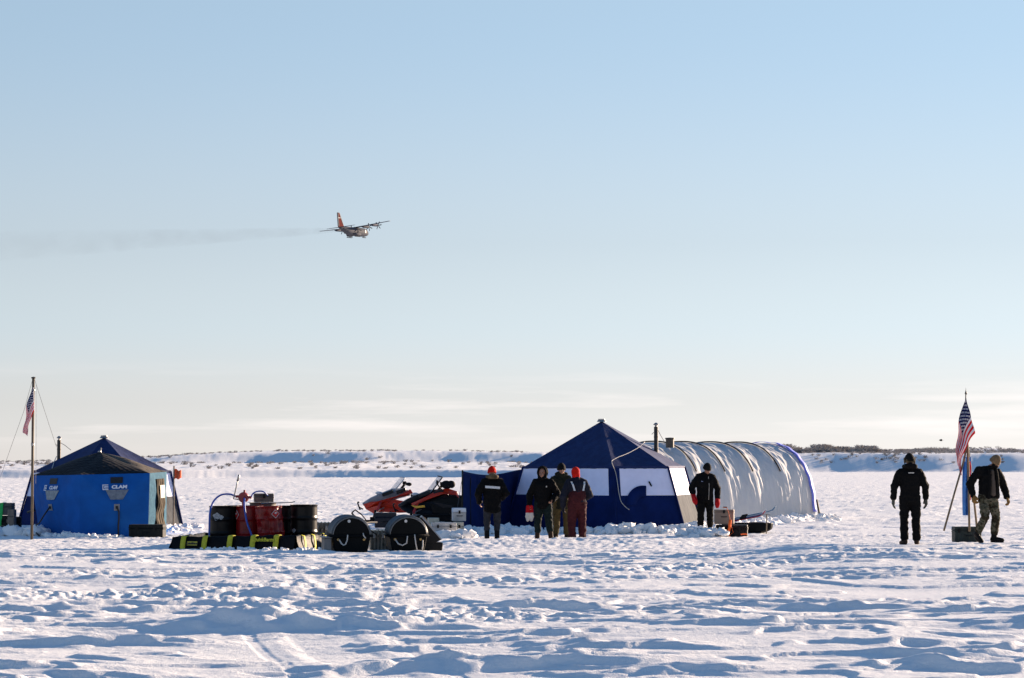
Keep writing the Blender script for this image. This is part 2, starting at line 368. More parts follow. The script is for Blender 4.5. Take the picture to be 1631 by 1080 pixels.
# ------------------------------------------------------------------ tents
def ar(*a): return np.array(a, float)
class Panel:
    """a cloth panel between four corners (base-left, base-right, top-right, top-left), pushed out at its hub"""
    def __init__(s, bl, br, tr, tl, out, poke=0.0, wr=0.01, seed=0, sag=0.0, vst=(2.0, 5.0)):
        s.c = [ar(*p) for p in (bl, br, tr, tl)]; s.out = ar(*out) / np.linalg.norm(out); s.poke = poke; s.wr = wr; s.seed = seed; s.sag = sag; s.vst = vst
    def ev(s, u, v, off=0.0):
        u = np.asarray(u, float); v = np.asarray(v, float); U = u[..., None]; V = v[..., None]
        a, b, c, d = s.c
        p = (a * (1 - U) + b * U) * (1 - V) + (d * (1 - U) + c * U) * V
        k = 1 - np.maximum(np.abs(2 * u - 1), np.abs(2 * v - 1)); edge = np.minimum(np.minimum(u, 1 - u), np.minimum(v, 1 - v)) * 12
        w = s.poke * np.clip(k, 0, 1) ** 0.92 - s.sag * 4 * v * (1 - v) * (0.4 + 0.6 * 4 * u * (1 - u))
        L_ = np.linalg.norm(b - a)
        w = w + s.wr * (fbm(u * L_ * s.vst[0] + v * 1.2, v * 2.2, s.seed, 4) + 0.7 * fbm(u * L_ * s.vst[1] + v * 3, v * 1.3 + 2, s.seed + 5, 3)) * np.clip(edge, 0, 1)
        return p + s.out * (w + off)[..., None]
    def grid(s, nu=40, nv=30, u0=0, u1=1, v0=0, v1=1, off=0.0):
        v, u = np.meshgrid(np.linspace(v0, v1, nv), np.linspace(u0, u1, nu), indexing='ij')
        P = s.ev(u, v, np.full(u.shape, off)); return [[tuple(q) for q in r] for r in P]
    def frame(s, u, v, off=0.01):
        e = 0.02; p = s.ev(ar(u), ar(v), ar(off))[0]; pu = s.ev(ar(u + e), ar(v), ar(off))[0] - s.ev(ar(u - e), ar(v), ar(off))[0]; pv = s.ev(ar(u), ar(v + e), ar(off))[0] - s.ev(ar(u), ar(v - e), ar(off))[0]
        x = Vector(pu).normalized(); z = x.cross(Vector(pv)).normalized(); y = z.cross(x)
        if z.dot(Vector(s.out)) < 0: z = -z
        M = Matrix((x, y, z)).transposed().to_4x4(); M.translation = Vector(p); return M

NAVY = mat('navy_canvas', (0.002, 0.012, 0.080), 0.85, spec=0.15, var=0.22, vscale=2.5, bump=0.25, bscale=25)
NAVY_FROST = mat('navy_canvas_under_frost', (0.10, 0.13, 0.20), 0.8, c2=(0.34, 0.36, 0.38), vscale=7, bump=0.3, bscale=30, stretch=(1, 1, 0.4))
NAVY_ROOF = mat('navy_roof_canvas', (0.003, 0.013, 0.075), 0.75, spec=0.3, c2=(0.008, 0.026, 0.11), vscale=5, bump=0.4, bscale=18, stretch=(1, 1, 1))
WHITE = mat('white_canvas', (0.78, 0.78, 0.97), 0.7, var=0.05, vscale=4, bump=0.2, bscale=20)
LITGREY = mat('sunlit_navy_canvas', (0.065, 0.07, 0.08), 0.9, spec=.1, c2=(0.10, 0.105, 0.11), vscale=5, bump=0.35, bscale=16, stretch=(1, 1, 0.5))  # sunlit copy of the navy skirt: the sun's brightening is put into its grey
BLACK_PL = mat('black_plastic', (0.005, 0.005, 0.006), 0.5, spec=0.2, var=0.3, vscale=9, bump=0.1)
STEEL = mat('dull_steel', (0.32, 0.31, 0.30), 0.42, metal=0.9, var=0.25, vscale=14)
PIPE = mat('sooty_stovepipe', (0.025, 0.024, 0.024), 0.5, metal=0.4, c2=(0.07, 0.06, 0.05), vscale=12)
ROPE = mat('pale_rope', (0.50, 0.48, 0.45), 0.85, bump=0.3, bscale=200)
CORD = mat('thin_dark_cord', (0.06, 0.06, 0.07), 0.8)

def local(p, root): return Vector(p) - root.location
def loc_rel(px, py, Y, root): return tuple(at(px, py, Y) - root.location)

def stovepipe(root, x, y, z0, z1, r=0.075, lean=0.0):
    mb = MB(); mb.tube([(x, y, z0), (x + lean, y, z1)], r, 16)
    for t in (0.35, 0.7): mb.lathe([(r + .006, -0.015), (r + .006, 0.015)], (x + lean * t, y, z0 + (z1 - z0) * t), 16)
    p = mb.build('stovepipe', PIPE, root, smooth=True, auto=40)
    c = MB(); c.lathe([(r * .6, 0), (r * .6, .05)], (x + lean, y, z1), 12); c.lathe([(r * 1.25, 0), (r * 1.3, .02), (r * .5, .06), (0, .07)], (x + lean, y, z1 + .05), 18)
    c.build('rain_cap', STEEL, p, smooth=True, auto=40)
    return p

def big_tent(name, label, peak, eave, base, eave_z, peak_z, lit, origin, front=(0, 1), seed=0):
    root = empty(name, origin, 0, label, 'tent')
    O = Vector(origin); n = len(base)
    B = [Vector((p[0], p[1], -0.03)) - Vector((O.x, O.y, 0)) for p in base]
    E = [Vector((p[0], p[1], eave_z)) - Vector((O.x, O.y, 0)) for p in eave]
    Pk = Vector((peak[0], peak[1], peak_z)) - Vector((O.x, O.y, 0))
    cen = sum(B, Vector()) / n; pans = []
    for i in range(n):
        j = (i + 1) % n; mid = (B[i] + B[j]) / 2 - cen; mid.z = 0.15
        low = LITGREY if i in lit else NAVY
        pn = Panel(B[i], B[j], E[j], E[i], mid, 0.03, 0.014, seed + i * 7, 0.02); pans.append(pn)
        nv = 43; mb = MB(); g = pn.grid(46, nv); mb.grid(g)
        # three bands of cloth: dark skirt, white band, dark head band
        mb.mi = []
        for a in range(nv - 1):
            k = 0 if a / (nv - 1) < 0.565 else (1 if a / (nv - 1) < 0.965 else 2)
            mb.mi += [k] * 45
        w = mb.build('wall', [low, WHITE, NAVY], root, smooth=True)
        # roof panel
        mb = MB(); rows = []; N = 26
        for a in range(N):
            t = a / (N - 1); row = []
            for b in range(31):
                s_ = b / 30; p = E[i].lerp(E[j], s_).lerp(Pk, t)
                out = (E[i] + E[j]) / 2 - cen; out.z = 1.6; out.normalize()
                sag = -0.06 * 4 * s_ * (1 - s_) * (1 - t) * math.sin(math.pi * min(1, t + .15)) 
                q = 0.016 * float(fbm(ar(s_ * 6 * (1 - t) + 3 * i), ar(t * 9 + s_ * 2), seed + 40 + i, 4)[0]) * min(1, 8 * min(s_, 1 - s_)) * (1 - t)
                row.append(tuple(p + out * (sag + q)))
            rows.append(row)
        mb.grid(rows)
        # short overhanging hem
        e0 = E[i] + (E[i] - cen).normalized() * 0.03; e1 = E[j] + (E[j] - cen).normalized() * 0.03
        mb.grid([[tuple(e0.lerp(e1, q / 20) + Vector((0, 0, 0.01))) for q in range(21)], [tuple(e0.lerp(e1, q / 20) + Vector((0, 0, -0.055 - 0.012 * math.sin(q * 1.7 + i)))) for q in range(21)]])
        mb.build('roof', NAVY_ROOF, root, smooth=True)
    # seams with the poles in their sleeves
    for i in range(n):
        mb = MB(); out = (B[i] - cen).normalized() * 0.02
        mb.tube([tuple(B[i] + out), tuple(B[i].lerp(E[i], .5) + out * 1.3), tuple(E[i] + out)], 0.028, 8)
        mb.build('corner_sleeve', NAVY, root, smooth=True)
    mb = MB(); mb.lathe([(.13, -0.02), (.11, .02), (.095, .03), (.095, .06), (0, .065)], tuple(Pk), 18); mb.build('vent_cap', STEEL, root, smooth=True, auto=40)
    return root, pans, B, E, Pk

# ---- main tent
def W(px, Y): return (X(px, Y), Y)
mt_base = [W(805, 66.3), W(981, 63.0), W(1091, 63.7), W(1119, 67.0), W(1010, 71.0), W(870, 70.6)]
mt_eave = [W(834, 66.4), W(977, 63.9), W(1063, 64.4), W(1089, 66.9), W(1005, 69.9), W(880, 69.6)]
mt_o = (X(960, 66.8), 66.8, 0)
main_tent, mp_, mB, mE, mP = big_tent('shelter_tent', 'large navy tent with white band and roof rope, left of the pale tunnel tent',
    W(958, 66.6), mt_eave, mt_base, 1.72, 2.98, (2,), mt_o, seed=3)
# broad dark strip on the seam, between the two white bands
mb = MB()
g0 = mp_[0].grid(4, 20, 0.945, 1.0, 0.0, 0.99, 0.012); mb.grid(g0)
g1 = mp_[1].grid(6, 20, 0.0, 0.10, 0.0, 0.99, 0.012); mb.grid(g1)
mb.build('seam_strip', NAVY, main_tent, smooth=True)
# curved flap round the pipe opening, standing open over the white band
f = mp_[1]
arc = MB(); rows = [[], []]
for k in range(19):
    a = math.radians(180 - k * 5.6)
    for r_, row in ((0.22, rows[0]), (0.49, rows[1])):
        u = 0.47 + (r_ * 1.25 * math.cos(a) + .02) / 1.95; v = 0.42 + (r_ * 1.05 * math.sin(a)) / 1.72
        row.append(tuple(f.ev(ar(u), ar(v), ar(0.022))[0]))
arc.grid(rows); arc.build('door_flap', NAVY, main_tent, smooth=True, solid=0.008)
mb = MB(); mb.tube([tuple(f.ev(ar(.60), ar(.78), ar(.02))[0]), tuple(f.ev(ar(.63), ar(.71), ar(.02))[0])], 0.022, 8); mb.build('toggle', BLACK_PL, main_tent)
# rope: from the roof's right seam down to the corner and along the wall
pts = [loc_rel(1027, 704, 65.2, main_tent), loc_rel(1018, 712, 64.9, main_tent), loc_rel(1000, 722, 64.4, main_tent), loc_rel(985, 728, 64.0, main_tent), loc_rel(976, 733, 63.75, main_tent), loc_rel(974.5, 737, 63.6, main_tent)]
pts += [tuple(f.ev(ar(u), ar(v), ar(.035))[0]) for u, v in ((.02, .93), (.045, .8), (.06, .66), (.075, .55), (.10, .47), (.16, .40), (.21, .36))]
MB().tube(curve(pts, 4), 0.0095, 6).build('rope', ROPE, main_tent, smooth=True)
for k, (u, v) in enumerate(((.17, .34), (.19, .25), (.22, .2), (.25, .13))):
    pass
sp = stovepipe(main_tent, *(Vector(at(1045, 712, 66.8)) - Vector(mt_o)).xy, 1.9, 1.75 + (742 - 680) / 3851 * 66.8, 0.058)
MB().tube([loc_rel(1038, 692, 66.8, main_tent), loc_rel(1041, 689, 66.8, main_tent), loc_rel(1045, 690, 66.7, main_tent)], .008, 5).tube(
    [loc_rel(1047, 683, 66.8, main_tent), loc_rel(1052, 693, 66.9, main_tent), loc_rel(1058, 703, 67.2, main_tent)], .008, 5).build('pipe_stay', CORD, main_tent)

# ---- dark windbreak on the tent's left
wb = empty('windbreak', (X(785, 64.4), 64.4, 0), 0, 'flat navy canvas windbreak stretched upright beside the tent with the white band', 'windbreak')
a0 = loc_rel(738, 850, 63.0, wb); b0 = loc_rel(812, 846, 66.2, wb)
wl = Vector((X(738, 62.8), 62.8, -.05)) - wb.location; wr_ = Vector((X(836, 67.4), 67.4, -.05)) - wb.location
pn = Panel(wl, wr_, wr_ + Vector((0, 0, 1.70)), wl + Vector((0, 0, 1.66)), (0.3, -1, 0), 0.0, 0.03, 91, 0.03)
g = pn.grid(60, 34); 
for j in range(60):
    for i in range(34):
        p = g[i][j]; u = j / 59; dz = -0.14 * math.sin(math.pi * min(1, u * 1.1)) ** 1.0 * (i / 33) ** 2 * (1 - .4 * u); g[i][j] = (p[0], p[1], p[2] + dz)
MB().grid(g).build('canvas', NAVY, wb, smooth=True, solid=0.006)
MB().tube([tuple(wl + Vector((-.02, -.02, 0))), tuple(wl + Vector((-.02, -.02, 1.69)))], .022, 8).build('pole', BLACK_PL, wb)
pl2 = pn.frame(.13, .5, 0.01)
MB().tube([tuple(pn.ev(ar(.11), ar(v), ar(.016))[0]) for v in (.1, .3, .6, .9)], .012, 6).build('zip', BLACK_PL, wb)
e0 = at(724, 838, 60.5) - wb.location
MB().tube([tuple(wl + Vector((0, 0, 1.66))), tuple(Vector((X(722, 61), 61, 0)) - wb.location)], .006, 5).build('guy_rope', CORD, wb)

# ---- rear left tent
lt_base = [W(30, 68.0), W(120, 65.3), W(225, 65.6), W(293, 67.6), W(240, 71.5), W(90, 71.8)]
lt_eave = [W(55, 68.0), W(125, 66.1), W(215, 66.4), W(272, 67.6), W(228, 70.6), W(95, 70.8)]
lt_o = (X(165, 68), 68, 0)
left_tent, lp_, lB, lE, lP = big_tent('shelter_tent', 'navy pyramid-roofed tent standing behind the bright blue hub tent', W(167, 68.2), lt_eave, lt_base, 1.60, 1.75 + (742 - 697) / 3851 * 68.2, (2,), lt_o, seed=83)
stovepipe(left_tent, *(Vector(at(94, 712, 69.5)) - Vector(lt_o)).xy, 1.6, 1.75 + (742 - 701) / 3851 * 69.5, 0.055)
MB().tube([loc_rel(96, 705, 69.5, left_tent), loc_rel(103, 709, 69.4, left_tent), loc_rel(113, 717, 69, left_tent)], .008, 5).build('pipe_stay', CORD, left_tent)
MB().tube([loc_rel(88, 707, 69.5, left_tent), loc_rel(90, 709, 69.5, left_tent), loc_rel(92.5, 710, 69.4, left_tent)], .008, 5).build('pipe_stay', CORD, left_tent)
MB().tube([loc_rel(90, 727, 68.2, left_tent), loc_rel(86, 736, 68, left_tent), loc_rel(83, 746, 67.4, left_tent)], .012, 5).build('roof_tie', ROPE, left_tent)

# ---- bright blue hub tent in front of it
BLUE = mat('bright_blue_nylon', (0.002, 0.085, 0.34), 0.75, spec=0.2, var=0.12, vscale=3, bump=0.2, bscale=18)
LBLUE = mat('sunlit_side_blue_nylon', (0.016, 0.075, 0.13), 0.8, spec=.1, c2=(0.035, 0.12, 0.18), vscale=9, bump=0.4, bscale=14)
QUILT = bpy.data.materials.new('quilted_black_cover'); QUILT.use_nodes = True
def _quilt():
    n = QUILT.node_tree; b = n.nodes['Principled BSDF']; b.inputs['Base Color'].default_value = (0.012, 0.014, 0.018, 1); b.inputs['Roughness'].default_value = 0.8; b.inputs['Specular IOR Level'].default_value = 0.2
    t = n.nodes.new('ShaderNodeTexCoord'); m = n.nodes.new('ShaderNodeMapping'); m.inputs['Rotation'].default_value = (0.2, 0.1, R(45)); m.inputs['Scale'].default_value = (1, 1, 1)
    v = n.nodes.new('ShaderNodeTexChecker'); v.inputs['Scale'].default_value = 9; v.inputs['Color1'].default_value = (.010, .011, .014, 1); v.inputs['Color2'].default_value = (.005, .005, .007, 1)
    w = n.nodes.new('ShaderNodeTexVoronoi'); w.inputs['Scale'].default_value = 8; w.inputs['Randomness'].default_value = 0.12
    u = n.nodes.new('ShaderNodeBump'); u.inputs['Distance'].default_value = .03; u.inputs['Strength'].default_value = .6
    n.links.new(t.outputs['Object'], m.inputs[0]); n.links.new(m.outputs[0], w.inputs['Vector']); n.links.new(w.outputs['Distance'], u.inputs['Height']); n.links.new(u.outputs[0], b.inputs['Normal'])
    n.links.new(m.outputs[0], v.inputs[0]); n.links.new(v.outputs[0], b.inputs['Base Color'])
_quilt()
LITQUILT = mat('sunlit_roof_cover', (0.05, 0.044, 0.037), 0.85, spec=.1, c2=(0.15, 0.13, 0.11), vscale=8, bump=0.5, bscale=14)  # sunny face of the black roof, sunlight put into its brown
ct = empty('hub_tent', (X(155, 62), 62, 0), 0, 'bright blue hub tent with black quilted roof and open dark door on its right side', 'tent')
def Q(px, Y, z=-.03): return Vector((X(px, Y), Y, z)) - ct.location
cB = [Q(66, 61.6), Q(130, 59.6), Q(238, 60.0), Q(267, 61.4), Q(226, 65), Q(100, 65)]
cE = [Q(51, 61.5, 1.50), Q(129, 59.7, 1.53), Q(240, 60.1, 1.57), Q(267, 61.5, 1.60), Q(226, 64.9, 1.55), Q(95, 64.9, 1.5)]
cP = Q(160, 62.0, 2.10)
cc = sum(cB, Vector()) / 6; cpan = []
for i in range(6):
    j = (i + 1) % 6; mid = (cB[i] + cB[j]) / 2 - cc; mid.z = 0.1
    pn = Panel(cB[i], cB[j], cE[j], cE[i], mid, 0.26 if i != 2 else 0.10, 0.012, 120 + i, 0); cpan.append(pn)
    if i != 2:
        MB().grid(pn.grid(41, 31)).build('wall', BLUE, ct, smooth=True, auto=50)
    mb = MB(); rows = []
    for a in range(20):
        t = a / 19; row = []
        for b in range(25):
            q = b / 24; p = cE[i].lerp(cE[j], q).lerp(cP, t); out = (cE[i] + cE[j]) / 2 - cc; out.z = 2.0; out.normalize()
            row.append(tuple(p + out * ((0.09 * math.sin(math.pi * t) * (4 * q * (1 - q)) + (-.05 * 4 * q * (1 - q) * (1 - t) ** 3)) + .008 * float(fbm(ar(q * 5), ar(t * 6), 130 + i, 3)[0]))))
        rows.append(row)
    mb.grid(rows); mb.build('roof', LITQUILT if i == 2 else QUILT, ct, smooth=True)
# open door side: edges with sunlight put into their blue, round a dark opening with a rolled door mottled in paler brown
pn = cpan[2]
mb = MB(); mb.grid(pn.grid(12, 30, 0, .30)); mb.grid(pn.grid(8, 30, .80, 1)); mb.grid(pn.grid(10, 6, .3, .8, .90, 1)); mb.build('door_wall', LBLUE, ct, smooth=True)
DOORIN = mat('dark_tent_inside', (0.03, 0.026, 0.022), 0.9)
DOORF = mat('mottled_brown_door_mesh', (0.028, 0.022, 0.016), 0.9, spec=.05, c2=(0.12, 0.10, 0.075), vscale=7, bump=0.6, bscale=18, stretch=(1, 1, .5))
mb = MB(); mb.grid(pn.grid(8, 16, .3, .8, 0, .9, -.12)); mb.build('door_opening', DOORIN, ct, smooth=True)
mb = MB(); g = pn.grid(24, 40, .33, .74, .06, .90, .03)
g = [[(p[0] + .05 * math.sin(a * .35) * (1 - a / 40), p[1] + .03 * math.sin(b * .9), p[2]) for b, p in enumerate(r)] for a, r in enumerate(g)]
mb.grid(g); dr = mb.build('door', DOORF, ct, smooth=True, solid=.01)
MB().grid(pn.grid(6, 6, .46, .72, .60, .80, .065)).build('door_window', mat('frosty_clear_panel', (0.26, 0.235, 0.18), .6, var=.5, vscale=20), dr, smooth=True)
LOGO = mat('white_print', (0.72, 0.76, 0.82), 0.6); WINP = mat('frosted_window_film', (0.13, 0.15, 0.18), 0.25, c2=(0.22, 0.24, 0.27), vscale=12)
PATCH = mat('black_patch', (0.006, 0.006, 0.008), 0.6); OUT = mat('grey_port_cover', (0.22, 0.22, 0.23), 0.6)
def decorate(pn, cu, wd, sk):
    """wd: panel width in metres; sk: skew of the print"""
    M = pn.frame(cu, .93, .03); S = lambda x: x / wd
    def patch(name, pts, m, off=.014, parent=ct):
        # pts (u metres, v metres) ring: a little sheet following the cloth
        vs = [tuple(pn.ev(ar(cu + S(a)), ar(b / 1.56), ar(off))[0]) for a, b in pts]
        return MB().add(vs, [tuple(range(len(vs)))]).build(name, m, parent, solid=.004)
    patch('vent_patch', [(-.15, 1.33), (.15, 1.33), (.16, 1.48), (-.15, 1.48)], PATCH)
    w = patch('window', [(-.16, .93), (.15, .93), (.30, 1.17), (-.28, 1.17)], WINP, .02)
    M = pn.frame(cu + S(.06), 1.235 / 1.56, .03)
    t = text_mesh('CLAM', .115, 'lettering', LOGO, ct, M, shear=.12, bold=.006, xs=1.25)
    # the mark: an open square spiral beside the word
    M2 = pn.frame(cu - S(.28), 1.235 / 1.56, .03); q = MB()
    th = .02
    for (x0, y0, x1, y1) in ((-.06, .06, .06, .06), (-.06, -.06, -.06, .06), (-.06, -.06, .06, -.06), (-.015, .02, .06, .02), (-.015, -.02, -.015, .02), (-.015, -.02, .06, -.02)):
        q.box(((x0 + x1) / 2, (y0 + y1) / 2, 0), (abs(x1 - x0) + th, abs(y1 - y0) + th, .003 + .0006 * len(q.v) / 8))
    q.v = [tuple(M2 @ Vector(p)) for p in q.v]; q.build('logo_mark', LOGO, ct)
    o = patch('port_cover', [(-.07, .66), (.07, .66), (.07, .82), (-.07, .82)], OUT, .025)
    vs = [tuple(pn.ev(ar(cu + S(a)), ar(b / 1.56), ar(.032))[0]) for a, b in ((-.03, .70), (.03, .70), (.03, .77), (-.03, .77))]
    MB().add(vs, [(0, 1, 2, 3)]).build('port', PATCH, o, solid=.004)
decorate(cpan[1], .52, 1.72, 0); decorate(cpan[0], .50, 2.0, 0)
pr = cpan[1]; CAB = mat('black_cable', (.01, .01, .012), .5)
MB().tube([tuple(pr.ev(ar(.52 + du), ar(v), ar(.05))[0]) for du, v in ((0, .47), (.03, .40), (.035, .3), (.03, .2), (.035, .08), (.03, .0))], .02, 6).build('power_cable', CAB, ct, smooth=True)
pr = cpan[0]
MB().tube([tuple(pr.ev(ar(.5), ar(.47), ar(.05))[0]), loc_rel(70, 821, 60.2, ct), loc_rel(62, 834, 60.4, ct), loc_rel(55, 838, 60.6, ct), loc_rel(57, 848, 60.4, ct), loc_rel(66, 857, 59.8, ct)], .02, 6).build('power_cable', CAB, ct, smooth=True)
MB().tube([loc_rel(44, 816, 61.4, ct), loc_rel(50, 814, 61.3, ct), loc_rel(55, 813, 61.2, ct)], .03, 6).build('tie_knot', CAB, ct, smooth=True)
MB().lathe([(.05, 0), (.045, .03), (0, .035)], tuple(cP + Vector((0, 0, .0)))).build('hub_cap', STEEL, ct)
MB().tube([loc_rel(161, 714, 63.9, ct), loc_rel(160, 719, 63.2, ct), loc_rel(159.5, 722, 62.4, ct)], .02, 6).build('ridge_tie', CAB, ct)

# ---- half-round white tunnel tent
TW = mat('grey_white_tarpaulin', (0.58, 0.58, 0.58), 0.7, spec=.15, var=0.05, vscale=2, bump=0.25, bscale=9, stretch=(1, 1, .5))
RIB = mat('black_rib_sleeve', (0.012, 0.012, 0.014), 0.7)
TBLUE = mat('blue_end_hem', (0.14, 0.18, 0.62), 0.6, var=0.1)
qa = R(41); qdir = Vector((math.cos(qa), math.sin(qa), 0)); qn = Vector((math.sin(qa), -math.cos(qa), 0))   # axis; towards the viewer
HW, HH = 2.25, 2.50
q_end = Vector((X(1297, 78.6), 78.6, 0)) - qn * HW          # far (right) end on the axis
qt = empty('tunnel_tent', tuple(q_end - qdir * 3.2), 0, 'long half-round pale grey tunnel tent with black ribs behind the banded navy tent', 'tent')
QO = q_end - Vector(qt.location)
def qpt(s, t, off=0.0):
    """s metres back from the far end along the axis, t 0 (near foot) .. 1 (far foot)"""
    a = math.pi * t; x = math.cos(a); z = math.sin(a)
    e = 0.82; cx = math.copysign(abs(x) ** e, x) * (HW + off); cz = abs(z) ** e * (HH + off)
    return QO - qdir * s + qn * cx + Vector((0, 0, cz))
LEN = 6.3; RIBS = [0.03, 1.32, 2.60, 3.88, 5.16]
g = []
NT, NS = 110, 230
for a in range(NT):
    t = a / (NT - 1); row = []
    S_ = np.linspace(0, LEN, NS)
    d = np.min(np.abs(S_[None, :] - np.array(RIBS)[:, None]), axis=0)
    tt = t * 6.2
    tension = np.exp(-(((t - .30) / .09) ** 2))
    fan = fbm(S_ * 2.2 + 3.0 * t, np.full(NS, t * 2.2), 201, 3)
    fan2 = noise(S_ * 4.3 - 5.0 * t + 1.5 * fan, np.full(NS, t * 3.0), 211)
    dia = noise(S_ * 3.1 + 9.0 * t, np.full(NS, t * 4.0), 231) - np.abs(noise(S_ * 2.6 - 8.0 * t, np.full(NS, t * 3.0), 241)) * 1.2
    wr = 0.036 * fan + 0.016 * dia + 0.024 * np.abs(fan2) * (1.2 - t) + 0.016 * np.abs(noise(S_ * 7.5 + 4 * t, np.full(NS, t * 2.6 + 5), 251)) - .012 * np.abs(noise(S_ * 5.0 - 9 * t, np.full(NS, t * 3.5), 261)) * (0.5 + .8 * ss(.05, .4, np.sin(math.pi * np.array(t)))) + .02 * fbm(S_ * 6, np.full(NS, t * 12), 221, 2)
    off = -0.045 * np.sin(np.clip(d / .64, 0, 1) * math.pi / 2) + wr * np.clip(d / .15, 0, 1)
    for k in range(NS): row.append(tuple(qpt(S_[k], t, float(off[k]))))
    g.append(row)
MB().grid(g).build('cover', TW, qt, smooth=True)
for s_ in RIBS[1:]:
    for side in (0, 1):
        pts = [qpt(s_, (t if side == 0 else 1 - t), .03) for t in np.linspace(.19, .5, 22)]
        MB().tube(pts, .023, 8).build('rib_sleeve', RIB, qt, smooth=True)
hem = [[tuple(qpt(s_, t, .035 + .012 * math.sin(t * 90))) for s_ in (-.03, .06, .15)] for t in np.linspace(0.02, .98, 90)]
MB().grid(hem).build('end_hem', TBLUE, qt, smooth=True, solid=.01)
endw = [[tuple(qpt(.06, t, -.04).lerp(QO + Vector((0, 0, 0)), k)) for k in (0, .3, .6, 1)] for t in np.linspace(0, 1, 50)]
MB().grid(endw).build('end_wall', TW, qt, smooth=True)
cp = qpt(6.8, .47, 0)
MB().lathe([(.13, -.1), (.13, .16), (.15, .17), (.15, .21), (0, .22)], tuple(Vector(at(1067, 705, 75.5)) - Vector(qt.location) - Vector((0, 0, .06))), 16).build('roof_vent', PIPE, qt, smooth=True, auto=40)
for s_ in (.0,):
    MB().tube([tuple(qpt(s_, .06, .1)), tuple(qpt(s_ - .12, .0, .12))], .035, 6).build('corner_strap', RIB, qt)
# ------------------------------------------------------------------ equipment
RED_P = mat('red_drum_paint', (0.20, 0.006, 0.007), 0.36, spec=0.3, var=0.25, vscale=6, bump=0.15, bscale=9)
BLK_D = mat('black_drum_paint', (0.003, 0.003, 0.004), 0.34, spec=0.16, vscale=8, c2=(0.010, 0.009, 0.009))
YEL = mat('yellow_webbing', (0.52, 0.47, 0.02), 0.7, var=0.15, vscale=20)
VINYL = mat('black_vinyl', (0.004, 0.004, 0.005), 0.55, spec=0.10, bump=0.8, bscale=10)
WH = mat('white_paint', (0.7, 0.7, 0.68), 0.6)
BLUE_H = mat('blue_rubber_hose', (0.01, 0.07, 0.40), 0.4)
TAN = mat('tan_plastic', (0.21, 0.155, 0.115), 0.55, var=0.1, vscale=6)
GREYBOX = mat('pale_grey_plastic', (0.42, 0.41, 0.40), 0.5, var=0.12, vscale=9)
ALU = mat('brushed_aluminium', (0.48, 0.47, 0.45), 0.38, metal=0.75, var=0.15, vscale=12)
ORANGE = mat('orange_webbing', (0.85, 0.13, 0.01), 0.7)
GREEN = mat('green_webbing', (0.02, 0.50, 0.10), 0.7)
RUB = mat('black_rubber', (0.004, 0.004, 0.005), 0.7, spec=.2, bump=0.2)
OLIVE = mat('olive_case_plastic', (0.03, 0.037, 0.032), 0.6, spec=.2, var=0.2, vscale=8)

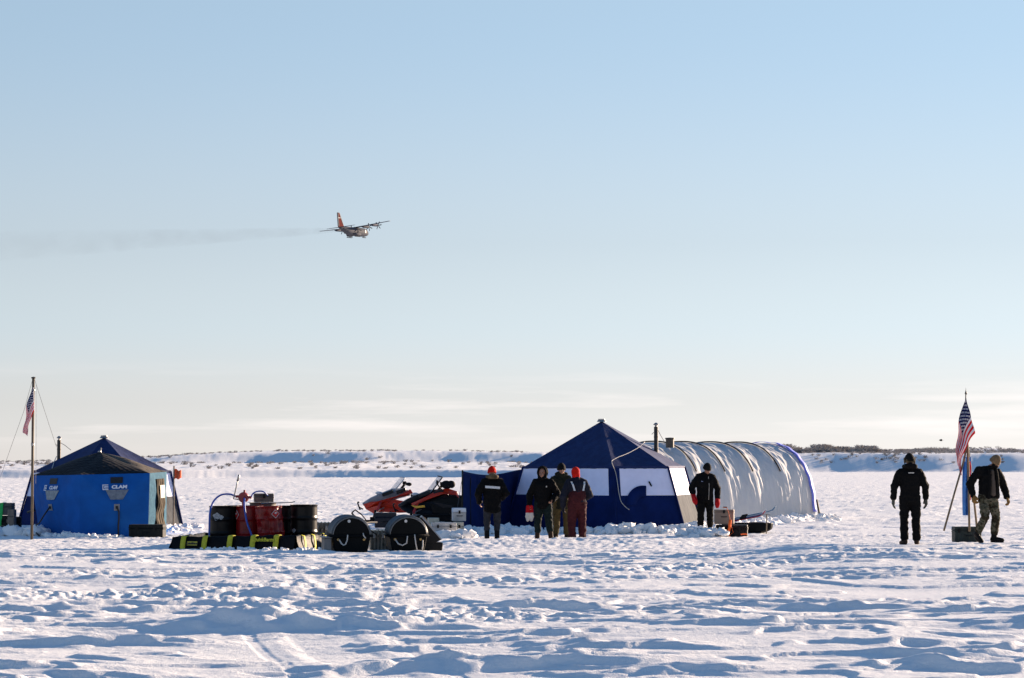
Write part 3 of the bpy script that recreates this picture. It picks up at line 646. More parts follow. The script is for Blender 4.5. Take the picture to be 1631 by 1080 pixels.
def drum(name, px, Y, m, label, rot=0.0, dent=0.0, z0=0.0, group='fuel drums in the spill berm', Hh=.885, rr=.29, tilt=0.0, marks=None, seed=0):
    root = empty(name, (X(px, Y), Y, z0), rot, label, 'drum', group); root.rotation_euler = (0, tilt, rot)
    prof = [(.0, .012), (rr - .012, .012), (rr - .012, 0), (rr + .006, 0), (rr + .006, .02), (rr, .03)]
    for zc in (.30, .60):
        prof += [(rr, zc - .03), (rr + .012, zc - .012), (rr + .012, zc + .012), (rr, zc + .03)]
    prof += [(rr, Hh - .03), (rr + .008, Hh - .02), (rr + .008, Hh)]
    fine = []
    for a, b in zip(prof[1:], prof[2:]):
        k = 7 if abs(b[1] - a[1]) > .1 else 1
        for q in range(k): fine.append((a[0] + (b[0] - a[0]) * q / k, a[1] + (b[1] - a[1]) * q / k))
    fine = [prof[0]] + fine + [prof[-1], (rr - .004, Hh), (rr - .006, Hh - .02)]
    mb = MB(); mb.lathe(fine, (0, 0, 0), 72)
    if dent:
        out = []
        for x, y, z in mb.v:
            a = math.atan2(y, x); k = dent * (max(0, float(noise(ar(a * 1.6 + seed), ar(z * 3.4 + seed), 5)[0])) * 1.4 + .25 * max(0, float(noise(ar(a * 4 + seed), ar(z * 8), 6)[0])))
            k *= min(1, max(0, z / .1)); r = math.hypot(x, y)
            f_ = 1 - k / max(r, .05) if r > .2 else 1
            out.append((x * f_ + .25 * dent * math.sin(z * 6), y * f_, z))
        mb.v = out
    mb.build('shell', m, root, smooth=True, auto=45)
    lid = MB(); lid.lathe([(rr - .01, Hh - .018), (rr * .6, Hh - .022), (0, Hh - .02)], (0, 0, 0), 40)
    lid.build('drum_head', m, root, smooth=True)
    MB().lathe([(.035, 0), (.035, .018), (0, .02)], (.19, 0, Hh - .02), 14).build('bung', STEEL, root)
    MB().lathe([(.02, 0), (.02, .012), (0, .014)], (-.2, .02, Hh - .02), 12).build('bung', STEEL, root)
    for (ang, zc, s, kind) in (marks or []):
        vs = []; ring = [(-s, 0), (0, -s), (s, 0), (0, s)] if kind == 'diamond' else [(s * math.cos(q) * (1 + .25 * math.sin(3 * q)), s * .9 * math.sin(q) * (1 + .2 * math.cos(4 * q + 1))) for q in np.linspace(0, 2 * math.pi, 14)[:-1]]
        def on(a, b, e=.012):
            th = ang + a / rr; return ((rr + e) * math.cos(th), (rr + e) * math.sin(th), zc + b)
        if kind == 'diamond':
            MB().add([on(a, b) for a, b in ring], [(0, 1, 2, 3)]).build('hazard_label', WH, root, solid=.003)
            MB().add([on(a * .84, b * .84, .018) for a, b in ring], [(0, 1, 2, 3)]).build('label_face', mat('red_print', (.5, .01, .01), .6), root, solid=.003)
            MB().add([on(a * .35, b * .2 + .02, .024) for a, b in ring], [(0, 1, 2, 3)]).build('label_mark', WH, root, solid=.002)
        else:
            MB().add([on(a, b) for a, b in ring], [tuple(range(len(ring)))]).build('worn_paint_patch', mat('worn_pale_paint', (.33, .34, .35), .7, var=.4, vscale=30), root, solid=.003)
    return root
DB = -0.03
Yd = 52.4
T = -math.pi / 2
drum('fuel_drum', 356.5, Yd, BLK_D, 'black fuel drum with a pale worn paint patch, at the left end of the row', .25, marks=[(T - .75 + .15, .66, .085, 'blob'), (T - .25, .64, .05, 'blob')])
drum('fuel_drum', 381, Yd + .55, BLK_D, 'black fuel drum in shade right behind the drum with the pale patch', 1.0)
drum('fuel_drum', 399, Yd - .02, RED_P, 'red fuel drum that carries the hand pump with blue hoses', 0, marks=[(T - 1.1, .70, .10, 'diamond')])
drum('fuel_drum', 433, Yd - .5, RED_P, 'crumpled red fuel drum with a red and white diamond label', 0, dent=.075, tilt=R(-3), marks=[(T + .55, .69, .095, 'diamond')], seed=3, z0=.03, Hh=.86)
drum('fuel_drum', 463, Yd + .35, BLK_D, 'black fuel drum half hidden behind the crumpled red drum', .5)
drum('fuel_drum', 485, Yd - .1, BLK_D, 'glossy black fuel drum at the right end of the row', .8, marks=[(T - .9 - .6, .33, .05, 'blob')], z0=.03)
drum('fuel_drum', 420, Yd + 1.0, mat('dull_brown_drum_paint', (.07, .06, .05), .6, var=.4), 'grey-brown drum standing at the back behind the two red drums', .2, z0=.06)

# pump on the red drum
pm = empty('hand_pump', (X(390, Yd), Yd - .1, .87), 0, 'red rotary hand pump on a red drum with two blue hoses and an upright lever', 'pump')
PR = mat('red_cast_pump', (.25, .012, .02), .4)
mb = MB(); mb.tube([(0, 0, -.02), (0, 0, .12)], .035, 12); mb.lathe([(.0, -.06), (.10, -.06), (.115, -.03), (.115, .03), (.10, .06), (0, .06)], (0, 0, .2), 22, axis='Y'); mb.tube([(0, -.06, .2), (0, -.1, .2)], .03, 10)
mb.tube([(.10, 0, .2), (.17, 0, .2)], .03, 10); mb.tube([(-.10, 0, .22), (-.17, 0, .22)], .03, 10); mb.tube([(.02, 0, .3), (.02, 0, .36)], .025, 8)
mb.build('pump_body', PR, pm, smooth=True, auto=40)
MB().tube([(-.10, -.1, .16), (-.2, -.13, .17), (-.15, -.13, .4), (-.09, -.13, .66)], .014, 8).tube([(-.12, -.13, .55), (-.085, -.13, .69)], .022, 8).build('lever', STEEL, pm, smooth=True)
h = MB(); h.tube(curve([(-.16, 0, .22), (-.3, -.05, .27), (-.48, -.1, .25), (-.62, -.2, .12), (-.68, -.32, -.1), (-.69, -.36, -.4), (-.69, -.38, -.75)]), .020, 10); h.build('hose', BLUE_H, pm, smooth=True)
h = MB(); h.tube(curve([(.03, -.1, .18), (.05, -.3, .08), (.08, -.42, -.1), (.14, -.5, -.35), (.24, -.56, -.6), (.30, -.6, -.78)]), .021, 10); h.build('hose', BLUE_H, pm, smooth=True)
h = MB(); h.tube(curve([(.16, 0, .2), (.2, .02, .28), (.3, .05, .33), (.42, .1, .32), (.5, .2, .24)]), .015, 10); h.build('hose', BLUE_H, pm, smooth=True)

# battery-like box and bars lying on the drums
def case(name, label, c, size, m, rot=0, cat='case', lid=.3, ribs=0, latches=2, handle=True, group=None, z=0.0, open_=0, feet=True, latm=None, tilt=(0, 0), lm=None):
    """moulded case: body, lid with a proud rim, ribs, latches, handle. c = (x,y) base centre"""
    w, d, h = size; root = empty(name, (c[0], c[1], z), rot, label, cat, group); root.rotation_euler = (tilt[0], tilt[1], rot)
    hb = h * (1 - lid); mb = MB(); mb.box((0, 0, hb / 2 + .005), (w * .97, d * .97, hb - .01))
    mb.box((0, 0, hb - .02), (w, d, .028))
    if ribs:
        for k in range(ribs):
            x = -w / 2 + w * (k + .5) / ribs
            mb.box((x, 0, hb * .45), (w / ribs * .42, d * 1.012, hb * .78))
    mb.build('body', m, root, bevel=min(.02, h * .06))
    lb = MB(); lb.box((0, 0, (h - hb) / 2), (w * .97, d * .97, h - hb - .006)); lb.box((0, 0, .014), (w * 1.004, d * 1.004, .024))
    if ribs:
        for k in range(ribs): lb.box((-w / 2 + w * (k + .5) / ribs, 0, (h - hb) * .5), (w / ribs * .42, d * 1.01, (h - hb) * .7))
    lo = lb.build('lid', lm or m, root, bevel=min(.02, h * .06), loc=(0, 0, hb))
    for k in range(latches):
        x = -w / 2 + w * (k + .5) / latches
        MB().box((x, -d / 2 - .012, hb), (.05, .02, .08)).build('latch', latm or BLACK_PL, root, bevel=.004)
    if handle:
        MB().tube([(-.07, -d / 2 - .005, hb * .62), (-.07, -d / 2 - .035, hb * .6), (.07, -d / 2 - .035, hb * .6), (.07, -d / 2 - .005, hb * .62)], .009, 6).build('handle', latm or BLACK_PL, root)
    return root
case('metal_can', 'weathered grey-brown metal box lying on top of the drums behind the pump', (X(414, Yd), Yd + .95), (.44, .34, .2), mat('weathered_metal', (.10, .085, .07), .5, var=.4, vscale=10), rot=.15, cat='box', latches=1, handle=False, z=.945)
b_ = empty('pry_bar', (X(436, Yd), Yd + .6, .92), .1, 'long dark bar lying flat across the tops of the drums', 'bar')
MB().tube([(-.3, 0, 0), (-.22, 0, .012), (.34, 0, .03), (.42, 0, .05)], .018, 6, flat=.6).build('bar', STEEL, b_)
MB().tube([(-.32, 0, -.004), (-.27, 0, .004)], .03, 6, flat=.5).build('claw', STEEL, b_)

# spill berm: black vinyl wall with yellow straps
bl = [Vector((X(277, 50.6), 50.7, 0)), Vector((X(475, 50.0), 49.6, 0)), Vector((X(532, 52.6), 51.8, 0)), Vector((X(500, 55), 54.6, 0)), Vector((X(330, 55), 54.6, 0))]
bo = Vector((X(400, 51), 51, 0)); bermo = empty('spill_berm', bo, 0, 'low black vinyl spill berm with yellow straps round the fuel drums', 'spill berm')
def seg_wall(a, b, h0, h1, seed, n=60, name='side_wall'):
    a = a - bo; b = b - bo; d = (b - a); nrm = Vector((d.y, -d.x, 0)).normalized(); rows = []
    for k in range(n + 1):
        t = k / n; p = a.lerp(b, t); hh = h0 + (h1 - h0) * t + .03 * float(fbm(ar(t * 7), ar(seed), seed, 3)[0]); row = []
        w = .05 * float(fbm(ar(t * 9), ar(seed + 3.), seed + 1, 3)[0])
        for (o_, z_) in ((.10, 0), (.085 + w, hh * .3), (.04 + .6 * w, hh * .62), (.02, hh * .95), (-.005, hh), (-.04, hh * .96), (-.07, hh * .5), (-.15, .02)):
            row.append(tuple(p + nrm * o_ + Vector((0, 0, z_ - .03))))
        rows.append(row)
    MB().grid(rows).build(name, VINYL, bermo, smooth=True)
    return a, b, nrm
hB = [.30, .36, .34, .3, .28]
def strap(a, b, nrm, t, h, w=.12, lean=0):
    d = (b - a).normalized(); rows = []
    for o_, z_ in ((.115, -.01), (.12, h * .3), (.10, h * .62), (.06, h * .96), (.0, h * 1.02), (-.05, h * .98)):
        row = []
        for k in (-1, 1): row.append(tuple(a.lerp(b, t) + d * (k * w / 2 + lean * (z_ - .1)) + nrm * o_ + Vector((0, 0, z_ - .02))))
        rows.append(row)
    MB().grid(rows).build('strap', YEL, bermo, smooth=True, solid=.006)
for i in range(5):
    a, b, nrm = seg_wall(bl[i], bl[(i + 1) % 5], hB[i], hB[(i + 1) % 5], 300 + i * 10)
    if i == 0:
        LW = (b - a).length; x0, x1 = 277, 475
        for px in (297, 332, 373, 410, 447): strap(a, b, nrm, (px - x0) / (x1 - x0), hB[0] + (hB[1] - hB[0]) * (px - x0) / (x1 - x0))
        # yellow badge with black lettering, and yellow lettering
        t = (313 - x0) / (x1 - x0); d = (b - a).normalized(); up = (Vector((0, 0, 1)) - nrm * .2).normalized(); z = d.cross(up)
        if z.dot(nrm) < 0: z = -z
        def fr(t, zz, o_): 
            M = Matrix((d, up, z)).transposed().to_4x4(); M.translation = a.lerp(b, t) + nrm * o_ + Vector((0, 0, zz)); return M
        M = fr(t, .14, .125); q = MB().box((0, 0, 0), (.24, .085, .006)); q.v = [tuple(M @ Vector(p)) for p in q.v]; bd = q.build('badge', mat('ochre_badge', (.45, .36, .03), .6), bermo)
        text_mesh('QuickBerm', .06, 'lettering', PATCH, bermo, fr(t, .14, .132), bold=.003)
        text_mesh('QuickBerm', .105, 'lettering', YEL, bermo, fr((428 - x0) / (x1 - x0), .235, .125), bold=.004)
    if i == 1:
        for t in (.12, .40, .72, .93): strap(a, b, nrm, t, .34, .10, lean=.35)
fl = MB().add([tuple(p - bo + Vector((0, 0, .02))) for p in bl], [(0, 1, 2, 3, 4)]); fl.build('floor_sheet', VINYL, bermo)

# the two arched cargo pods seen end-on
POD = mat('black_pod_plastic', (0.002, 0.003, 0.004), 0.55, spec=.08, var=.3, vscale=5, bump=.15, bscale=30)
PODS = mat('grey_pod_side', (0.10, 0.10, 0.105), 0.45, c2=(.16, .155, .15), vscale=6)  # mottled mid-grey for the box on the first sled's left side
def pod(px, Y, label, rot, open_=False):
    root = empty('cargo_sled', (X(px, Y), Y, ground_at(X(px, Y), Y) - .02), rot, label, 'cargo sled', 'arched black cargo sleds')
    Lp = 1.35; rw = .37
    tub = [(-.31, .03), (-.25, 0), (.25, 0), (.31, .03), (.37, .34), (-.37, .34)]
    mb = MB(); mb.prism(tub, 0, Lp); tb = mb.build('tub', POD, root, bevel=.025)
    rim = MB()
    for s in (-1, 1): rim.tube([(s * .395, -.02, .345), (s * .395, Lp, .345)], .028, 8, flat=.8)
    rim.tube([(-.40, -.02, .345), (.40, -.02, .345)], .026, 8); rim.build('rim', POD, tb, smooth=True)
    arch = [(rw * math.cos(a), .35 + .36 * math.sin(a)) for a in np.linspace(0, math.pi, 22)]
    lb = MB(); lb.prism(arch, .0, Lp); ld = lb.build('lid', POD, root, bevel=.018, auto=40)
    for s, y in ((0, .10), (1, .24), (2, .38), (3, .60), (4, .85), (5, 1.1)):
        r_ = MB(); r_.tube([((rw + .008) * math.cos(a), y, .35 + .372 * math.sin(a)) for a in np.linspace(.06, math.pi - .06, 24)], .020, 6); r_.build('lid_rib', mat('grey_rib_edge', (.10, .11, .12), .4), ld, smooth=True)  # ribs greyer than the lid: their highlight is put into the colour
    MB().tube([((rw - .01) * math.cos(a), -.006, .35 + .35 * math.sin(a)) for a in np.linspace(0.02, math.pi - .02, 26)], .012, 6).build('end_piping', mat('grey_rib_edge', (.10, .11, .12), .4), ld, smooth=True)
    MB().lathe([(.0, -.016), (.028, -.014), (.03, 0)], (-.05, -.004, .63), 16, axis='Y').build('end_button', mat('pale_button', (.45, .47, .48), .4), ld)
    for x in (-.26, .24):
        MB().lathe([(.0, -.03), (.024, -.026), (.026, 0)], (x, -.0, .275), 12, axis='Y').build('rope_eye', mat('brassy_eye', (.3, .2, .08), .4, metal=.8), tb)
    if not open_:
        MB().tube([(-.24, -.03, .275), (-.20, -.05, .20), (-.16, -.06, .17), (-.12, -.06, .19), (-.09, -.05, .27), (-.08, -.04, .37)], .014, 6).build('rope_handle', ROPE, tb, smooth=True)
        MB().tube([(.22, -.03, .40), (.23, -.05, .35), (.27, -.04, .30)], .012, 6).build('rope_handle', ROPE, tb, smooth=True)
    else:
        MB().tube([(-.26, -.03, .275), (-.2, -.06, .19), (-.12, -.07, .16), (-.04, -.06, .20), (-.02, -.05, .34)], .014, 6).build('rope_handle', ROPE, tb, smooth=True)
        MB().tube([(.12, -.04, .37), (.14, -.06, .2), (.17, -.05, .06)], .013, 6).build('rope_handle', ROPE, tb, smooth=True)
        MB().tube([(.28, -.03, .26), (.28, -.05, .16), (.27, -.05, .07)], .013, 6).build('rope_handle', ROPE, tb, smooth=True)
    return root
p1 = pod(561, 46.9, 'black cargo sled with a rounded lid and rope handle, nearest the spill berm', R(9))
MB().box((-.46, .35, .17), (.14, .7, .27)).build('side_pannier', PODS, p1, bevel=.02)
MB().box((-.47, .35, .315), (.19, .74, .02)).build('side_shelf', PODS, p1, bevel=.005)
p2 = pod(651, 47.4, 'black cargo sled with three rope loops, beside the open tilted case', R(7), True)
# bent tow bar lying behind the first pod
tbx = at(560, 832, 48.6)
tb_ = empty('tow_bar', (tbx.x, 48.6, 0.0), 0, 'thin black looped tow bar sticking up behind the sled nearest the berm', 'tow bar')
def rel(root, px, py, Y): return tuple(at(px, py, Y) - root.location)
MB().tube([rel(tb_, px, py, Y) for px, py, Y in ((548, 862, 49), (556, 828, 48.8), (558, 824, 48.8), (563, 823.5, 48.7), (570, 829, 48.6), (578, 836, 48.5), (600, 852, 48.3))], .012, 6).build('bar', RUB, tb_, smooth=True)
MB().tube([rel(tb_, px, py, Y) for px, py, Y in ((577, 834, 48.6), (590, 832, 49.5), (600, 832, 50.5))], .02, 6).build('hitch', RUB, tb_)

# ribbed shiny cases
RIBM = mat('shiny_ribbed_case', (0.10, 0.09, 0.07), 0.25, var=.5, vscale=10, spec=.6)
def ribbed(px, Y, w, h, label, rot=0, d=.5, z=0.0):
    root = empty('ribbed_case', (X(px, Y), Y, z), rot, label, 'case', 'ribbed transport cases')
    hb = h * .72; n = 5; mb = MB()
    mb.box((0, 0, hb / 2), (w * .93, d * .93, hb)); 
    for k in range(n):
        x = -w / 2 + w * (k + .5) / n; mb.tube([(x, -d * .46, .01), (x, -d * .46, hb - .02)], w / n * .40, 10)
    for k in range(4):
        y = -d / 2 + d * (k + .5) / 4; mb.tube([(w * .46, y, .01), (w * .46, y, hb - .02)], .05, 10)
    mb.build('body', RIBM, root, smooth=True, auto=50)
    lb = MB(); lb.box((0, 0, h * .86), (w, d, h * .26))
    for k in range(n): 
        x = -w / 2 + w * (k + .5) / n; lb.tube([(x, -d * .5, h * .78), (x, -d * .5, h * .97), (x, d * .5, h * .97)], w / n * .3, 8)
    lb.build('lid', RIBM, root, bevel=.02)
    for s in (-1, 1): MB().box((s * w * .25, -d / 2 - .03, h * .74), (.05, .03, .09)).build('latch', STEEL, root, bevel=.006)
    return root
ribbed(513, 54.2, .40, .44, 'low ribbed dark case catching sunlight behind the right corner of the spill berm', .1, z=.05)
ribbed(602, 49.6, .36, .42, 'shiny ribbed case standing between the two arched black sleds', .15, z=.02)

# open case with its lid tilted, between second pod and tent
oc = empty('open_case', (X(671, 49.2), 49.2, 0), R(6), 'open black case with its flat lid tilted up behind the right sled', 'case')
M_ = Matrix.Translation((.02, 0, .34)) @ Euler((R(0), R(-33), 0)).to_matrix().to_4x4()
mb = MB(); mb.box((0, 0, 0), (.50, .42, .035)); mb.box((0, -.2, .0), (.50, .02, .10)); mb.box((.24, 0, -.10), (.03, .44, .24)); 
poly = [(-.36, .17), (-.02, .44), (.02, .455), (.30, .06), (.33, -.10), (.22, -.12)]
mb = MB(); mb.prism([(x, z + .26) for x, z in [(-.33, .08), (.0, .315), (.05, .33), (.33, -.05), (.17, -.14)]], -.05, .30); mb.build('lid', BLACK_PL, oc, bevel=.012)
MB().prism([(.02, .605), (.33, .225), (.33, .20), (.0, .585)], -.055, .31).build('lid_edge', mat('pale_case_edge', (.25, .27, .30), .4), oc)
MB().prism([(x, z) for x, z in ((-.33, 0), (.34, 0), (.36, .16), (-.34, .16))], -.05, .42).build('body', BLACK_PL, oc, bevel=.015)
MB().add([(-.03, -.062, .36), (.04, -.062, .30), (.03, -.062, .27), (-.05, -.062, .34)], [(0, 1, 2, 3)]).build('paper_tag', WH, oc, solid=.004)

oc.scale = (1.25, 1.1, 1.22)
# cases near snowmobiles
case('storage_box', 'dark upright bin standing on the long white box before the snowmobiles', (X(615, 56.2), 56.2), (.52, .42, .36), mat('blue_black_bin', (.005, .008, .018), .4, spec=.25), rot=.05, cat='box', latches=0, z=.31)
case('storage_box', 'long low white box under the dark bin, behind the two arched sleds', (X(620, 56), 56.0), (.62, .5, .30), GREYBOX, rot=.05, cat='box', latches=1)
case('storage_box', 'pale grey case with a dark handle, lying at the left foot of the windbreak', (X(707, 59.5), 59.5), (.62, .45, .36), GREYBOX, rot=.1, cat='box', latches=2, lid=.25)
case('storage_box', 'small bright case right against the windbreak beside the grey case', (X(731, 60.3), 60.2), (.24, .4, .36), mat('cream_plastic', (.50, .46, .36), .5, var=.2, vscale=15), rot=.1, cat='box', latches=1, handle=False)
case('storage_box', 'pale box with a snowy bluish lid, topmost in the stack by the windbreak', (X(731, 60.6), 60.7), (.34, .42, .34), GREYBOX, rot=.1, cat='box', latches=1, z=.36, lm=mat('snowy_lid', (.62, .66, .72), .7))
case('storage_box', 'narrow upright pale panel box behind the raised case lid', (X(690, 60), 60.3), (.28, .35, .46), mat('cream_plastic', (.50, .46, .36), .5), rot=.1, cat='box', latches=1, handle=False)

# box at the hub tent's door
case('storage_box', 'wide dark green-black trunk on the snow at the hub tent door', (X(234, 58.7), 59.0), (.86, .46, .33), mat('green_black_plastic', (.007, .009, .008), .6, spec=.2, var=.3), rot=-.03, cat='trunk', ribs=7, latches=2, lid=.28)
# left edge stack
case('storage_box', 'dark case with pale latches, bottom of the stack at the far left', (X(8, 63.4), 63.4), (.62, .45, .45), BLACK_PL, rot=0, cat='case', latches=2, latm=TAN)
gb = case('storage_box', 'grey-brown box with green straps, top of the stack at the far left', (X(8, 63.4), 63.4), (.54, .42, .33), mat('grey_brown_box', (.085, .075, .07), .6), rot=0, cat='case', latches=0, handle=False, z=.453)
for x in (-.03, .0):
    MB().tube([(.02 + x, -.225, .33), (.0 + x, -.23, .0), (-.05 - x, -.26, -.3), (.02 - x * 3, -.28, -.43)], .026, 6, flat=.3).build('strap', GREEN, gb)
MB().tube([(.02, -.225, .333), (.02, .225, .333)], .02, 6, flat=.3).build('strap', GREEN, gb)
j = case('jerry_stack', 'small tan ribbed can between the stacked cases and the hub tent', (X(23, 63.2), 63.1), (.18, .3, .62), TAN, rot=0, cat='can', latches=0, handle=False, ribs=2)
jb = case('storage_box', 'black pouch-like case leaning beside the small tan can', (X(30, 63.6), 63.6), (.22, .3, .42), BLACK_PL, rot=.1, cat='case', latches=0, handle=False)

# cases at the foot of the tunnel tent
bk = case('hard_case', 'black ribbed case with orange strap, under the tan box', (X(1168, 59.6), 60.2), (.80, .55, .29), BLACK_PL, rot=-.12, cat='case', ribs=6, latches=2)
for q in bk.children:
    pass
tb2 = case('hard_case', 'tan box strapped on top of the black ribbed case', (X(1153, 60.1), 60.2), (.50, .42, .37), TAN, rot=-.12, cat='box', lid=.15, latches=1, handle=True, z=.30)
so = empty('cargo_strap', (X(1163, 59.6), 59.6, 0), 0, 'orange strap hanging over the tan box and black case', 'strap')
mb = MB(); mb.tube([rel(so, px, py, 59.75) for px, py in ((1151, 808), (1158, 809), (1161, 818), (1163, 830), (1165, 840), (1168, 848), (1164, 851))], .042, 6, flat=.15)
mb.tube([rel(so, px, py, 59.70) for px, py in ((1163, 828), (1162, 840), (1160, 849), (1158, 851), (1163, 853))], .035, 6, flat=.15); mb.build('webbing', ORANGE, so, smooth=True)
MB().tube([rel(so, px, py, 59.5) for px, py in ((1180, 851), (1187, 850), (1190, 851))], .045, 6, flat=.4).build('strap_end', ORANGE, so)
MB().box(rel(so, 1155, 808.0, 59.9), (.09, .07, .03)).build('buckle', RUB, so)
# pulk sled with skis and poles
pk = empty('pulk_sled', (X(1197, 63), 63.0, .02), R(8), 'low black sled beside the orange-strapped cases, loaded with skis', 'sled')
rows = []
for t in np.linspace(0, 1, 16):
    x = -.75 + 1.25 * t; lift = .10 * max(0, (t - .75) / .25) ** 2; hw = .26 * (1 - .45 * max(0, (t - .7) / .3) ** 2)
    rows.append([(x, -hw - .03, .25), (x, -hw - .03, .23), (x, -hw, .05 + lift), (x, -hw * .5, lift), (x, hw * .5, lift), (x, hw, .05 + lift), (x, hw + .03, .23), (x, hw + .03, .25)])
MB().grid(rows).build('hull', POD, pk, smooth=True, solid=.02, auto=40)
MB().box((-.1, 0, .13), (.9, .42, .16)).box((.12, 0, .22), (.4, .4, .1)).build('load_cover', mat('dark_grey_tarp', (.04, .04, .042), .6, bump=.8, bscale=8), pk, bevel=.05)
SKI = [('red', (.42, .02, .03)), ('dark_blue', (.02, .03, .16)), ('white', (.6, .6, .62)), ('steel_blue', (.06, .16, .26))]
for k, (nm, c) in enumerate(SKI):
    s = empty('ski', tuple(pk.location + Vector((-.25 + .03 * k, -.16 + .1 * k, .34 + .028 * k))), R(4 + 2 * k), {'red': 'red ski lying on the loaded low sled', 'dark_blue': 'dark blue ski between the red and the white ski on the sled', 'white': 'white ski lying on the loaded low sled', 'steel_blue': 'steel blue ski, uppermost on the loaded low sled'}[nm], 'ski', 'skis on the low sled')
    s.rotation_euler = (0, R(-11), R(4 + 2 * k)); n_ = 10; rows = []
    for q in range(n_ + 1):
        t = q / n_; x = -.55 + 1.15 * t + (.25 if k == 3 else 0); up = .10 * max(0, (t - .85) / .15) ** 2; w = .042 * (1 - .6 * max(0, (t - .9) / .1) ** 2)
        rows.append([(x, -w, up), (x, w, up)])
    MB().grid(rows).build('blade', mat(nm + '_ski', c, .35), s, smooth=True, solid=.02)
    MB().box((-.02, 0, .03), (.16, .06, .035)).build('binding', RUB, s, bevel=.008)
# ice axe / shovel upright in the snow
ax = empty('ice_chisel', (X(1219, 62), 62.0, 0), 0, 'thin wooden-handled pick standing upright in the snow by the sled', 'pick')
WOOD = mat('weathered_wood', (.15, .11, .07), .8, var=.25, vscale=20, stretch=(1, 1, .1))
MB().tube([(0, 0, -.05), (.015, 0, .5)], .015, 8).build('handle', WOOD, ax)
MB().tube([(-.14, 0, .48), (-.06, 0, .51), (.05, 0, .51), (.10, 0, .49)], .014, 6).build('head', STEEL, ax)

# flags -----------------------------------------------------------
FR = mat('flag_red', (.62, .006, .012), .8, spec=.1); FW = mat('flag_white', (.66, .64, .68), .7); FB = mat('flag_navy', (.008, .010, .06), .8, spec=.1)
def flag_mesh(fn, name, parent, nu=104, nv=65):
    """fn(u,v) -> point, u along the fly, v downward; stars and 13 stripes by cloth cell"""
    g = [[fn(i / nu, j / nv) for i in range(nu + 1)] for j in range(nv + 1)]
    mb = MB(); mb.grid([[tuple(p) for p in r] for r in g]); mb.mi = []
    stars = set()
    cw, chh = nu * .4, nv * 7 / 13
    for r in range(9):
        for c in range(11):
            if (r + c) % 2 == 0:
                sx_ = (c + 1) / 12 * cw; sy_ = (r + 1) / 10 * chh
                for a in (-1, 0, 1):
                    for b in (-1, 0, 1):
                        if abs(a) + abs(b) < 2: stars.add((int(sy_) + a, int(sx_) + b))
    for j in range(nv):
        for i in range(nu):
            if i < cw and j < chh: mb.mi.append(1 if (j, i) in stars else 2)
            else: mb.mi.append(0 if int(j / nv * 13) % 2 == 0 else 1)
    return mb.build(name, [FR, FW, FB], parent, smooth=True)
# left flagpole with limp flag
fp_o = (X(53.5, 57.5), 57.5, -.03)
fp = empty('flagpole', fp_o, 0, 'tall dark flagpole with thin guy wires beside the bright blue tent', 'flagpole')
PZ = 1.75 + (742 - 601) / 3851 * 57.5
PIPEM = mat('rusty_brown_pole', (.075, .055, .035), .6, c2=(.16, .12, .075), vscale=14, stretch=(1, 1, .3))
MB().tube([(0.0, 0, 0), (0, 0, PZ)], .033, 12).build('pole', PIPEM, fp, smooth=True)
MB().lathe([(.05, 0), (.055, .03), (0, .045)], (0, 0, PZ), 14).build('pole_cap', PIPE, fp)
MB().lathe([(.03, 0), (.045, .01), (.045, .04), (.03, .05)], (0, 0, PZ - .3), 12).lathe([(.034, 0), (.042, .01), (.042, .06), (.034, .07)], (0, 0, PZ - 1.6), 12).build('collar', STEEL, fp)
MB().tube([rel(fp, 52, 604, 57.5), rel(fp, 38, 655, 57.9), rel(fp, 20, 705, 58.6), rel(fp, 6, 745, 59.5), rel(fp, -20, 815, 61)], .0045, 4).build('guy_wire', CORD, fp)
MB().tube([rel(fp, 55, 604, 57.5), rel(fp, 68, 645, 58.5), rel(fp, 80, 682, 61), rel(fp, 90, 712, 63.5)], .0045, 4).build('guy_wire', CORD, fp)
MB().tube([rel(fp, 57.5, 612, 57.4), rel(fp, 57.8, 690, 57.45), rel(fp, 57, 770, 57.5)], .004, 4).build('halyard', ROPE, fp)
fl_ = empty('flag', (fp_o[0], 57.5, PZ - .22), 0, 'limp stars and stripes flag hanging down the dark flagpole by the blue tents', 'flag', 'stars and stripes flags')
def drape(px0, py0, px1, py1, Y, root, La, Lb, ta, tb, fold):
    """hoist from (px0,py0) to (px1,py1); the fly droops down and to the left in folds"""
    A = at(px0, py0, Y) - root.location; B = at(px1, py1, Y) - root.location; k = Y / FPX
    def fn(u, v):
        p = A.lerp(B, v); n = 14; x = z = 0.0; Lh = (La + (Lb - La) * v) * k
        for i in range(n):
            t = (i + .5) / n * u; th = R(ta + (tb - ta) * v) * (1 - t) ** 1.25 + .22 * math.sin(t * 9 + v * 3) * t
            x -= math.sin(th) * u / n * Lh; z -= math.cos(th) * u / n * Lh
        return p + Vector((x + fold * .35 * math.sin(u * 13 + v * 4) * u, -.04 + fold * math.sin(u * 11 + v * 6) * (.25 + u) + fold * .6 * math.sin(v * 12 + u * 4), z))
    return fn
limp = drape(53, 617, 54.5, 655, 57.45, fl_, 74, 42, 24, 30, .03)
flag_mesh(limp, 'cloth', fl_)
MB().tube([rel(fl_, 53, 617, 57.47), rel(fl_, 54.5, 655, 57.47)], .009, 5).build('hoist_tape', FW, fl_)

